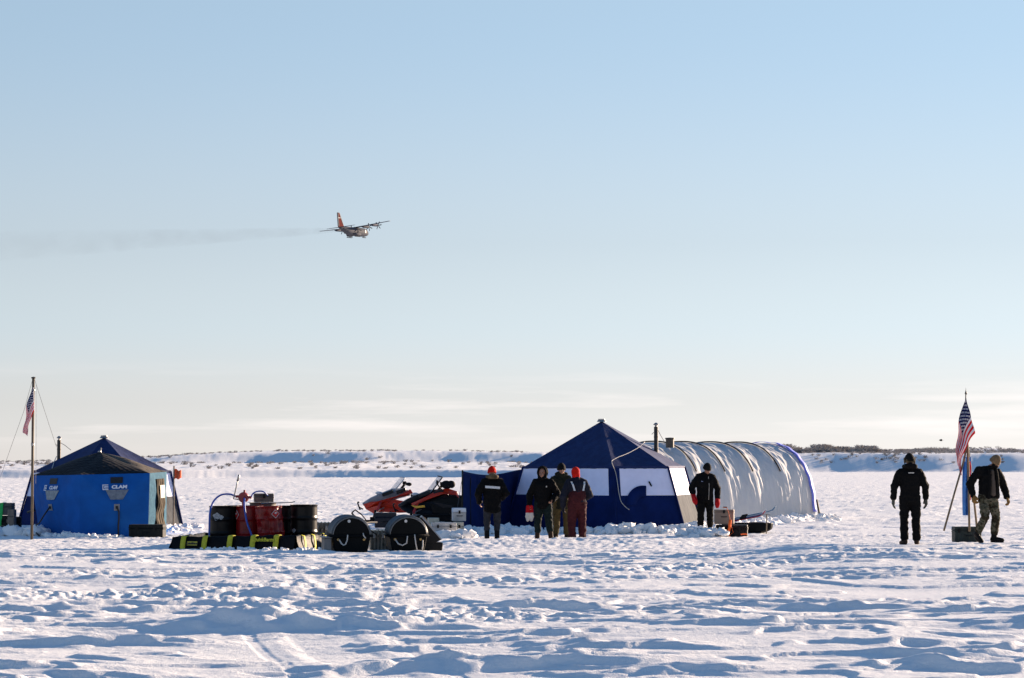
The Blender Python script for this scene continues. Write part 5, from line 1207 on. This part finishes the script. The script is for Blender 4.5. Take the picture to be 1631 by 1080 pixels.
    if g('mask'):
        k_ = MB(); chain(k_, [(*H_(-.055, -.045, -.05), .040), (*H_(0, -.072, -.055), .042), (*H_(.055, -.045, -.05), .040)], .3); chain(k_, [(*H_(0, -.03, -.09), .075, .07, .04), (*(neck + Vector((0, -.02, 0))), .085, .085, .05)], .3)
        skin(k_, 'neck_gaiter', g('mask'), root, .010, 3, fold=.004)
    # --- gloves
    gl = g('gloves', None)
    for k in 'LR':
        s = -1 if k == 'L' else 1
        if gl and k in g('glove_on', 'LR'):
            m_ = MB()
            if g('mitt', False): mitten(m_, J['wr' + k], J['hd' + k], J['th' + k], (s, 0, 0), g('gs', 1.0))
            else:
                hand(m_, J['wr' + k], J['hd' + k], J['th' + k], Vector((s, 0, 0)), 1.18, g('curl', .45), fat=1.5)
                chain(m_, [(*(J['wr' + k] - J['hd' + k] * .05), .042), (*J['wr' + k], .034)], .35)
            skin(m_, 'mitten' if g('mitt', False) else 'glove', gl, root, .0065, 2)
    return root, J, H_, jo, neck, chest, hip

def strip(parent, name, pts, w, m, up=(0, 0, 1), th=.006):
    """a tape lying along a line of points, w wide"""
    rows = []
    u = Vector(up)
    for p in pts: rows.append([tuple(Vector(p) - u * w / 2), tuple(Vector(p) + u * w / 2)])
    return MB().grid(rows).build(name, m, parent, solid=th)

FEET = {}
# A: back to us, red hat, dark parka with a reflective band
pa, JA, HA, *_ = person('person seen from behind in a red cap and black parka with one white reflective band', 784, 56.0, -.03, R(180 + 6), 1.0, dict(
    jacket=C_BLACK, jr=1.12, hem=.74, pants=C_GREY, pr=.92, boot=C_BOOT, boot_h=.27, cuff=.22, cr=.07, hat=C_RED, hat_low=-.015, hood_down=True, hood_m=C_FUR, face=True, lean=.03,
    elL=(-.33, .0, 1.14), wrL=(-.24, -.22, 1.03), elR=(.33, .02, 1.14), wrR=(.28, -.12, .93), hrot=(R(10), 0, 0), anL=(-.11, .02, .10), anR=(.12, .0, .10), head=(0, -.05, .125)))
strip(pa, 'reflective_band', [(.17 * k, .165 * math.sqrt(max(.0, 1 - (k * .78) ** 2)) + .010, 1.285 + .012 * k) for k in np.linspace(1, -1, 13)], .055, C_REFL)
# B: facing us, hood up, holding red and white mittens
pb, JB, HB, *_ = person('person facing the camera in a black hooded parka, holding red and white mittens', 865, 56.2, -.02, R(-8), .985, dict(
    jacket=C_BLACK, jr=1.12, hem=.82, pants=C_GREEN, pr=1.02, boot=C_BRBOOT, boot_h=.22, cuff=.19, hood_up=True, head=(-.01, -.035, .130),
    elL=(-.32, .02, 1.12), wrL=(-.31, -.10, .86), elR=(.34, .04, 1.13), wrR=(.24, -.16, .98), anL=(-.14, .0, .10), anR=(.19, -.03, .10), knR=(.14, -.05, .50), tdL=(-.5, -1, 0), tdR=(-.1, -1, 0), hrot=(R(4), 0, R(-12)), curl=.9))
m_ = MB()
for dx, dy in ((-.035, -.03), (.035, -.02)):
    w0 = JB['wrL'] + Vector((dx - .01, dy, -.06)); chain(m_, [(*(w0 + Vector((0, 0, .03))), .046, .036, .04), (*(w0 + Vector((dx * .2, 0, -.14))), .050, .038, .04)], .35)
mt = empty('mittens', pb.matrix_basis @ JB['wrL'], 0, 'pair of red and white mittens hanging from the hand of the hooded person', 'mittens')
bpy.context.view_layer.update()
MB_, MW = MB(), MB(); 
for dx, dy in ((-.038, -.05), (.038, -.035)):
    chain(MB_, [(dx, dy, -.02, .048, .036, .04), (dx * 1.1, dy, -.15, .050, .038, .04)], .35)
    chain(MW, [(dx * 1.1, dy, -.17, .052, .040, .03), (dx * 1.2, dy, -.26, .050, .040, .04), (dx * 1.1, dy, -.33, .038, .034, .035)], .35)
    chain(MW, [(dx * 1.8, dy, -.21, .024), (dx * 2.3, dy - .01, -.25, .02)], .35)
skin(MB_, 'cuff', C_RMIT, mt, .01, 2); skin(MW, 'mitten', C_WHITE, mt, .01, 2)
MB().box((.10, -.172, 1.31), (.028, .006, .034)).build('chest_badge', C_WHITE, pb)
# C: behind, facing us
pc, *_ = person('person facing the camera in an olive jacket, mustard trousers and dark knit cap', 894, 57.2, 0.0, R(4), 1.02, dict(
    jacket=C_OLIVE, jr=1.03, hem=.74, pants=C_KHAKI, pr=.98, boot=C_BRBOOT, cuff=.10, hat=C_BKNIT, hat_low=-.015, hood_down=True, mask=None,
    collar=.06, elL=(-.33, .05, 1.14), wrL=(-.24, -.14, .98), elR=(.31, .05, 1.14), wrR=(.2, -.16, 1.0), hrot=(R(-2), 0, R(6))))
# D: back to us in maroon bibs with red hat
pd, JD, HD, *_ = person('person seen from behind in a red balaclava, dark jacket and maroon bib overalls', 919, 55.6, -.04, R(180 + 12), 1.0, dict(
    jacket=C_NAVY, jr=1.10, hem=1.0, pants=C_MAROON, pr=1.10, boot=C_BOOT, boot_h=.12, cuff=.04, cr=.088, lean=.08, head=(0, -.07, .115), hrot=(R(16), 0, 0),
    elL=(-.31, -.06, 1.12), wrL=(-.20, -.22, 1.02), elR=(.33, -.02, 1.10), wrR=(.30, -.12, .86), gloves=C_NAVY, gs=1, anL=(-.12, .02, .10), anR=(.12, .02, .10)))
bal = MB(); bal.ball(HD(0, .02, .03), (.100, .113, .118), 20, 14); chain(bal, [(*HD(0, .03, -.02), .098, .10, .08), (*HD(0, .02, -.09), .094, .095, .045)], .3); skin(bal, 'knit_balaclava', C_RED, pd, .010, 3, fold=.004)
bib = MB(); chain(bib, [(0, .0, .95, .205, .165, .08), (0, -.01, 1.10, .212, .172, .10), (0, -.05, 1.22, .200, .160, .06)], .3); skin(bib, 'bib', C_MAROON, pd, .014, 3, fold=.010, seed=3)
for s in (-1, 1):
    strip(pd, 'brace', [(s * (.10 + .055 * t), .135 - .05 * t + .045 * (t < .8), 1.22 + .21 * t) for t in np.linspace(0, 1, 8)], .04, C_REFL, up=(1, 0, 0))
# E: black parka, red mittens, looking down, left of tunnel
pe, *_ = person('person in a black parka with red mittens looking down between the two large tents', 1122, 61.0, 0.06, R(10), 1.0, dict(
    jacket=C_BLACK, jr=1.14, hem=.80, pants=C_BLACK, pr=1.05, boot=C_BOOT, hat=C_BKNIT, hat_low=-.01, head=(.03, -.07, .115), hrot=(R(24), 0, R(18)), lean=.04, gloves=C_RMIT, mitt=True, gs=1.05,
    elL=(-.34, .04, 1.13), wrL=(-.31, -.06, .93), elR=(.33, .0, 1.12), wrR=(.31, -.05, .86), anL=(-.12, .02, .10), anR=(.13, .02, .10)))
MB().box((-.08, -.182, 1.30), (.12, .006, .022)).build('name_tape', mat('pale_blue_tape', (.22, .26, .42), .6), pe)
MB().tube([(.045, -.175, 1.42), (.06, -.19, 1.2), (.055, -.185, 1.0), (.05, -.175, .84)], .008, 5).build('zip', STEEL, pe)
# F: back to us, all black
pf, *_ = person('person seen from behind in an all black snow suit and fur-flapped hat', 1447.5, 48.0, .19, R(180), 1.015, dict(
    jacket=C_BLACK, jr=1.04, hem=.86, pants=C_BLACK, pr=1.0, boot=C_BRBOOT, boot_h=.10, cuff=.05, cr=.086, hat=C_BKNIT, hat_low=.0, flaps=C_FUR, hood_down=True, hood_m=C_BLACK, collar=.03,
    elL=(-.30, .0, 1.15), wrL=(-.315, -.03, .90), elR=(.30, .0, 1.15), wrR=(.315, -.03, .90), gloves=C_GGLOVE, curl=.35, anL=(-.125, .0, .10), anR=(.11, .0, .10), knL=(-.125, -.03, .5), knR=(.115, -.03, .5), hrot=(0, 0, 0)))
MB().box((0, .176, 1.40), (.11, .006, .018)).build('back_label', C_WHITE, pf)
# G: walking, looking down to the right
pg, JG, HG, *_ = person('walking person in an open black jacket, camouflage trousers and tan knit cap, looking down', 1571, 48.6, .225, R(14), .99, dict(
    jacket=C_BLACK, jr=1.06, hem=.90, pants=CAMO, pr=1.0, boot=C_BOOT, boot_h=.14, cuff=.09, cr=.078, hat=C_TAN, hat_low=-.02, mask=C_BLACK, head=(.10, -.07, .115), hrot=(R(30), R(10), R(28)), chx=.03,
    shL=(-.18, .02, 1.44), shR=(.22, -.0, 1.41), elL=(-.36, .06, 1.18), wrL=(-.33, -.02, .93), elR=(.36, .03, 1.16), wrR=(.40, -.06, .90), gloves=C_LEATH, curl=.8, thL=(.3, -1, 0), thR=(-.3, -1, 0),
    knL=(-.12, -.13, .51), anL=(-.20, .10, .17), tdL=(.35, -.62, -.66), dnL=(.25, .72, -.60), knR=(.17, -.02, .50), anR=(.15, .05, .10), tdR=(1, -.7, 0)))
sh = MB(); chain(sh, [(.045, -.085, 1.43, .04, .10, .04), (.055, -.098, 1.2, .06, .10, .06), (.06, -.085, .97, .075, .10, .05)], .3); skin(sh, 'shirt', C_SHIRT, pg, .012, 3, fold=.008)
for s, kx in ((-1, -.02), (1, .135)):
    fl2 = MB(); chain(fl2, [(kx + .0, -.115, 1.44, .03, .06, .04), (kx + s * .012, -.145, 1.2, .032, .06, .06), (kx + s * .025, -.13, .92, .04, .06, .05)], .3); skin(fl2, 'jacket_flap', C_BLACK if s < 0 else cloth('sunlit_black_cloth', (.009, .008, .007)), pg, .012, 3, fold=.008, seed=8)  # right flap is a lighter black, with the sunlight on it coloured in
# ------------------------------------------------------------------ aircraft
ap = at(563, 369, 1215)
air = empty('transport_plane', ap, 0, 'four-engine propeller transport plane with red tail trailing dark smoke in the sky', 'aeroplane')
air.rotation_euler = (R(-5), R(-2.5), R(65))
PG = mat('pale_grey_aircraft_paint', (.07, .075, .09), .7, spec=.03); PD = mat('shaded_aircraft_grey', (.035, .045, .075), .5, spec=.03); PR_ = mat('red_tail_paint', (.085, .005, .006), .8, spec=.03); PW = mat('white_tail_stripe', (.22, .22, .22), .6, spec=.03)  # wing grey turned navy-dark: the shade under the wings is in its colour
prof = [(14.9, .2, -.5), (14.5, .75, -.5), (13.4, 1.35, -.3), (12, 1.85, -.05), (10.5, 2.12, 0), (5, 2.15, 0), (-3, 2.15, 0), (-6, 2.0, .15), (-9, 1.5, .6), (-12, .95, 1.1), (-14.5, .45, 1.5), (-15.2, .12, 1.6)]
rows = [[(x, r * math.cos(a), zc + r * math.sin(a) * 1.03) for a in np.linspace(0, 2 * math.pi, 25)[:-1]] for x, r, zc in prof]
mb = MB(); mb.grid(rows, wrap=True); mb.build('fuselage', PG, air, smooth=True)
def wing(name, x0, c0, x1, c1, y0, y1, z0, z1, th, m, parent=air):
    vs = []
    for x, c, y, z, t in ((x0, c0, y0, z0, th), (x1, c1, y1, z1, th * .5)):
        vs += [(x + c * .5, y, z), (x + c * .2, y, z + t), (x - c * .5, y, z), (x + c * .2, y, z - t * .6)]
    return MB().add(vs, [(0, 1, 2, 3), (7, 6, 5, 4)] + [(i, 4 + i, 4 + (i + 1) % 4, (i + 1) % 4) for i in range(4)]).build(name, m, parent, bevel=.05)
for s in (-1, 1):
    wing('wing', 2.2, 4.9, 1.6, 2.5, 0, s * 20.2, 2.15, 2.9, .35, PD)
    wing('tailplane', -12.6, 3.4, -12.9, 1.9, 0, s * 8.0, 1.75, 1.8, .18, PD)
    for y in (5.0, 10.3):
        e = MB(); e.tube([(7.4, s * y, 1.9 + y * .03), (6.9, s * y, 1.9 + y * .03), (4.5, s * y, 1.9 + y * .03), (1.5, s * y, 1.8 + y * .03), (-.6, s * y, 1.9)], [.35, .62, .72, .6, .2], 14)
        en = e.build('engine', PD if y > 6 else PG, air, smooth=True)
        MB().lathe([(0, .75), (.2, .5), (.32, 0)], (7.4, s * y, 1.9 + y * .03), 12, axis='X').build('spinner', PD, en)
        b = MB()
        for k in range(6):
            a = k * math.pi / 3 + .3 * y; c, q = math.cos(a), math.sin(a)
            b.add([(7.6 + w * .5, s * y + c * r + -q * w, 1.9 + y * .03 + q * r + c * w) for r, w in ((.3, -.12), (.3, .12), (1.2, .24), (2.0, .20), (2.05, -.16), (1.2, -.2))], [(0, 1, 2, 3, 4, 5)])
        b.build('propeller', RUB, en, solid=.08)
fin = [(-8.4, 1.7), (-10.2, 2.6), (-11.4, 3.6), (-13.4, 8.9), (-15.0, 9.0), (-15.4, 1.7)]
mb = MB(); mb.prism(fin, -.22, .22); mb.build('fin', PR_, air, bevel=.06)
MB().prism([(-9.9, 2.6), (-10.25, 2.62), (-13.4, 8.9), (-13.0, 8.95)][::-1], -.25, .25).build('fin_leading_edge', PW, air)
MB().prism([(-12.4, 6.1), (-15.15, 6.1), (-15.1, 6.6), (-12.6, 6.6)], -.24, .24).build('fin_stripe', PW, air)
MB().prism([(-14.6, 2.2), (-15.5, 2.2), (-15.1, 8.9), (-14.3, 8.9)], -.23, .23).build('rudder', PG, air)
for s in (-1, 1):
    MB().tube([(3.6, s * 2.2, -1.5), (2.0, s * 2.35, -1.6), (-2, s * 2.35, -1.6), (-3.8, s * 2.1, -1.4)], [.2, .75, .75, .2], 12).build('wheel_fairing', PG, air, smooth=True)
    MB().tube([(2.6, s * 2.3, -2.5), (1.9, s * 2.3, -2.75), (-2.8, s * 2.3, -2.75), (-3.2, s * 2.3, -2.65)], [.15, .42, .42, .2], 8, flat=.4).tube([(0, s * 2.3, -2.7), (0, s * 2.3, -1.8)], .2, 6).build('landing_ski', RUB, air)
MB().tube([(12.6, 0, -2.4), (12, 0, -2.6), (9.2, 0, -2.6)], [.15, .45, .4], 8, flat=.4).tube([(10.6, 0, -2.6), (10.6, 0, -1.8)], .2, 6).build('landing_ski', RUB, air)
MB().box((13.15, 0, .75), (.9, 2.0, .45), rot=(0, .55, 0)).build('cockpit_window', PATCH, air, bevel=.1)
MB().box((9.0, -2.14, .2), (1.0, .06, 1.6)).build('crew_door', mat('bright_door_panel', (.22, .22, .22), .6), air)

# ---- its exhaust, thinning out along the path it flew
fw = Vector((math.sin(R(25)), math.cos(R(25)), 0)); ctr = []
for t in np.linspace(0, 360, 13): ctr.append((Vector(ap) + Vector((0, 0, -.2)) - fw * (t + 12) + Vector((0, 0, -.112 * t)), 1.2 + 8.5 * (t / 360) ** .8, 4.5 + 7.5 * (t / 360) ** .8))
sm = MB(); rows = []
side = fw.cross(Vector((0, 0, 1)))
for c, rz, rs in ctr: rows.append([tuple(c + side * rs * math.cos(a) + Vector((0, 0, 1)) * rz * .75 * math.sin(a)) for a in np.linspace(0, 2 * math.pi, 19)[:-1]])
sm.grid(rows, wrap=True); sm.f += [tuple(range(18)), tuple(range(12 * 18, 13 * 18))]; sm.mi += [0, 0]
ms = bpy.data.materials.new('thin_dark_exhaust'); ms.use_nodes = True; n = ms.node_tree; n.nodes.clear()
o_ = n.nodes.new('ShaderNodeOutputMaterial'); v_ = n.nodes.new('ShaderNodeVolumePrincipled'); v_.inputs['Color'].default_value = (.12, .12, .14, 1); v_.inputs['Density'].default_value = .004
t_ = n.nodes.new('ShaderNodeTexCoord'); z_ = n.nodes.new('ShaderNodeTexNoise'); z_.inputs['Scale'].default_value = .11; z_.inputs['Detail'].default_value = 3
r_ = n.nodes.new('ShaderNodeMapRange'); r_.inputs['From Min'].default_value = .35; r_.inputs['From Max'].default_value = .7; r_.inputs['To Max'].default_value = .0042
n.links.new(t_.outputs['Object'], z_.inputs['Vector']); n.links.new(z_.outputs[0], r_.inputs['Value']); sy_ = n.nodes.new('ShaderNodeSeparateXYZ'); my_ = n.nodes.new('ShaderNodeMapRange'); my_.inputs['From Min'].default_value = 900; my_.inputs['From Max'].default_value = 1200; my_.inputs['To Min'].default_value = .55; my_.inputs['To Max'].default_value = 2.0
mm_ = n.nodes.new('ShaderNodeMath'); mm_.operation = 'MULTIPLY'; n.links.new(t_.outputs['Object'], sy_.inputs[0]); n.links.new(sy_.outputs['Y'], my_.inputs['Value']); n.links.new(my_.outputs[0], mm_.inputs[0]); n.links.new(r_.outputs[0], mm_.inputs[1]); n.links.new(mm_.outputs[0], v_.inputs['Density']); n.links.new(v_.outputs[0], o_.inputs['Volume'])
so2 = sm.build('smoke_trail', ms, None, smooth=True); tag(so2, kind='stuff')

# ---- a bird over the bank
bp = at(1499, 701.5, 300); bd = empty('bird', at(1499, 701.5, 420), 0, 'tiny dark bird flying low over the bank on the right', 'bird'); mbd = MB()
mbd.ball((0, 0, 0), (.24, .12, .13), 12, 8); mbd.ball((-.24, 0, .05), (.09, .07, .08), 10, 7); mbd.ball((-.34, 0, .04), (.06, .02, .02), 8, 5)
mbd.add([(.2, -.04, 0), (.48, -.09, 0), (.48, .09, 0), (.2, .04, 0)], [(0, 1, 2, 3)])
for s in (-1, 1): mbd.add([(-.12, s * .06, .05), (.14, s * .06, .05), (.16, s * .38, .20), (.02, s * .62, .10), (-.14, s * .34, .22)], [(0, 1, 2, 3, 4)])
mbd.build('body', PATCH, bd, smooth=True, solid=.02)

# ------------------------------------------------------------------ broken snow banked round the tents
def lump(mb, c, s, rnd):
    seg, rings = 8, 5; k = len(mb.v); mb.ball((0, 0, 0), 1.0, seg, rings); rx = [s * rnd.uniform(.7, 1.4), s * rnd.uniform(.6, 1.1), s * rnd.uniform(.45, .9)]
    M = Euler((rnd.uniform(-.5, .5), rnd.uniform(-.5, .5), rnd.uniform(0, 3))).to_matrix()
    for i in range(k, len(mb.v)):
        p = Vector(mb.v[i]); h = 1 + .28 * math.sin(p.x * 5 + c[0] * 9) * math.cos(p.y * 6 + c[1] * 7) + rnd.uniform(-.10, .10)
        # square-ish spade-cut blocks
        q = Vector([math.copysign(abs(a) ** .62, a) for a in p]) * h; mb.v[i] = tuple(M @ Vector((q.x * rx[0], q.y * rx[1], q.z * rx[2])) + Vector(c))
def bank(name, path, n, size, label, wide=.35, hgt=.14, seed=1):
    rnd = random.Random(seed); mb = MB(); pts = [Vector((X(px, Y), Y, 0)) for px, Y in path]; L_ = [(b - a).length for a, b in zip(pts, pts[1:])]; tot = sum(L_); rows = []
    def pos(t):
        d = t * tot
        for a, b, l in zip(pts, pts[1:], L_):
            if d <= l: return a.lerp(b, d / l), (b - a).normalized()
            d -= l
        return pts[-1], (pts[-1] - pts[-2]).normalized()
    m = int(tot / .09)
    for i in range(m + 1):
        p, d = pos(i / m); nn = Vector((d.y, -d.x, 0)); e = min(1, 6 * min(i / m, 1 - i / m)) ; row = []
        h = hgt * e * (.55 + .6 * float(noise(ar(i * .09), ar(seed * 3.3), 7)[0]) + .35 * float(noise(ar(i * .37), ar(seed * 1.3), 8)[0]))
        for k in range(13):
            t = k / 12 * 2 - 1; z = h * (1 - t * t) + .035 * e * float(noise(ar(i * .45), ar(k * .55 + seed), 9)[0]) - .02
            q = p + nn * t * wide; row.append((q.x, q.y, ground_at(q.x, q.y) + z * (1 if abs(t) < .99 else 0) - (.05 if abs(t) > .99 else 0)))
        rows.append(row)
    mb.grid(rows)
    for _ in range(n):
        p, d = pos(rnd.random()); nn = Vector((d.y, -d.x, 0)); t = rnd.gauss(0, .45); q = p + nn * t * wide * 1.3; s = size * rnd.uniform(.35, 1.1) * (1.3 if rnd.random() < .12 else 1)
        lump(mb, (q.x, q.y, ground_at(q.x, q.y) + hgt * .55 * max(0, 1 - abs(t)) + s * .15), s, rnd)
    o = mb.build(name, M_SNOW, None, smooth=True, auto=48); tag(o, label, 'snow bank', kind='stuff'); return o
bank('snow_bank', [(728, 62.2), (800, 62.4), (870, 62.6), (930, 62.5), (985, 62.2)], 190, .13, 'broken snow banked along the left front of the banded navy tent', .42, .16, 1)
bank('snow_bank', [(985, 62.3), (1040, 62.6), (1092, 63.0), (1112, 64.2), (1128, 65.6)], 170, .14, 'broken snow banked round the right corner of the banded navy tent', .5, .25, 2)
bank('snow_bank', [(1150, 66.5), (1190, 70), (1235, 74.3), (1300, 78.2), (1318, 79.5)], 200, .12, 'loose snow shovelled against the long side of the tunnel tent', .55, .20, 3)
bank('snow_bank', [(-20, 61.2), (30, 60.9), (66, 60.6)], 90, .13, 'heap of broken snow left of the bright blue hub tent', .5, .22, 4)
bank('snow_bank', [(66, 60.6), (130, 58.9), (200, 59.2)], 70, .08, 'low snow ridge along the front of the bright blue hub tent', .26, .07, 5)
bank('snow_bank', [(262, 62.0), (285, 66.0), (310, 67.5)], 70, .10, 'loose snow at the right foot of the tents on the left', .5, .12, 6)
bank('snow_bank', [(672, 60.5), (705, 58.8), (742, 58.5)], 80, .13, 'snow heap before the pale cases and the windbreak', .5, .16, 8)
bank('snow_bank', [(1092, 60.6), (1118, 60.0), (1145, 59.4), (1152, 59.4)], 70, .12, 'loose snow at the boots of the person with red mittens', .45, .24, 9)
bank('snow_bank', [(320, 49.9), (420, 49.0), (520, 49.0)], 60, .06, 'thin line of loose snow in front of the spill berm', .3, .05, 10)

# ------------------------------------------------------------------ frosty brush on the far banks
BR = mat('frosty_twigs', (.20, .17, .15), .95, spec=.05, c2=(.48, .46, .45), vscale=1.3)
def shrub_mesh(rnd, n, name, h=1.0, w=.9):
    vs = []; fs = []
    for _ in range(n):
        a = rnd.uniform(0, 2 * math.pi); r0 = abs(rnd.gauss(0, .22)) * w; x0, y0 = r0 * math.cos(a), r0 * math.sin(a); l = h * rnd.uniform(.5, 1.05); o = rnd.uniform(.1, .75) * w
        b = a + rnd.gauss(0, .5); x1, y1 = x0 + o * math.cos(b), y0 + o * math.sin(b); z1 = l * (1 - .25 * o); c = rnd.uniform(0, math.pi); t = rnd.uniform(.02, .045)
        dx, dy = t * math.cos(c), t * math.sin(c); k = len(vs); xm, ym, zm = (x0 + x1) / 2 - .05, (y0 + y1) / 2, z1 * .62
        vs += [(x0 - dx, y0 - dy, 0), (x0 + dx, y0 + dy, 0), (xm + dx, ym + dy, zm), (x1, y1, z1), (xm - dx, ym - dy, zm)]; fs.append((k, k + 1, k + 2, k + 3, k + 4))
        for q in range(2):
            e = rnd.uniform(0, 6.28); k = len(vs); g_ = rnd.uniform(.12, .3); vs += [(xm, ym, zm), (xm + g_ * math.cos(e), ym + g_ * math.sin(e), zm + g_ * 1.1), (xm + g_ * math.cos(e) + t * 1.6, ym + g_ * math.sin(e), zm + g_ * .9)]; fs.append((k, k + 1, k + 2))
    return vs, fs
rnd = random.Random(11); variants = []
for k in range(6):
    vs, fs = shrub_mesh(rnd, 60, 'twigs'); me = bpy.data.meshes.new('shrub'); me.from_pydata(vs, [], fs); me.materials.append(BR); variants.append(me)
cand = []
def try_pts(n, fn):
    for _ in range(n):
        x, y, h = fn(); cand.append((x, y, h))
def shore_y(ang): return 335 + 30 * float(ss(-0.25, 0.0, ar(ang))[0]) + 290 * float(ss(0.012, 0.06, ar(ang))[0])
def right_pt():
    ang = rnd.uniform(.055, .232); y = shore_y(ang) + 44 + abs(rnd.gauss(0, 28)); return ang * y, y, rnd.uniform(.6, 1.15) * (1.0 + .6 * float(noise(ar(ang * 60), ar(3.), 12)[0])) * (1.8 if ang < .15 else 1.05)
def right_face():
    ang = rnd.choice([rnd.gauss(.10, .018), rnd.gauss(.155, .012), rnd.uniform(.06, .22)]); y = shore_y(ang) + rnd.uniform(8, 40); return ang * y, y, rnd.uniform(.4, .9)
def left_pt():
    ang = rnd.uniform(-.225, .01); y = shore_y(ang) + rnd.uniform(25, 470); return ang * y, y, rnd.uniform(.25, .7)
try_pts(1500, right_pt); try_pts(230, right_face); try_pts(750, left_pt)
clump = [c for c in cand if float(noise(ar(c[0] / 22), ar(c[1] / 35), 5)[0]) > -.32 or c[2] > 1.1]
clump.sort(key=lambda c: -c[2] / c[1])
xs = ar(*[c[0] for c in clump]); ys = ar(*[c[1] for c in clump]); zs = snow_z(xs, ys)
for i in range(min(280, len(clump))):
    x, y, h = clump[i]; o = bpy.data.objects.new('shrub', variants[i % 6]); col.objects.link(o); o.location = (x, y, float(zs[i]) - .08); o.rotation_euler = (0, 0, rnd.uniform(0, 6.28)); o.scale = (h * 1.5, h * 1.5, h)
    if x > 0: tag(o, 'frosty bare shrub on the snowy bank across the lake, right side', 'shrub', 'frosty shrubs on the right bank')
    else: tag(o, 'frosty bare shrub on the low snowy hills across the lake, left side', 'shrub', 'frosty shrubs on the left hills')
V, F = [], []
for i in range(280, len(clump)):
    x, y, h = clump[i]; vs, fs = shrub_mesh(rnd, 22, '', h, h * 1.4); k = len(V); V += [(a + x, b + y, c + float(zs[i]) - .08) for a, b, c in vs]; F += [tuple(q + k for q in f) for f in fs]
me = bpy.data.meshes.new('brush'); me.from_pydata(V, [], F); me.materials.append(BR); o = bpy.data.objects.new('brush', me); col.objects.link(o); tag(o, 'thin frosty brush scattered over the far snowy banks', 'brush', kind='stuff')
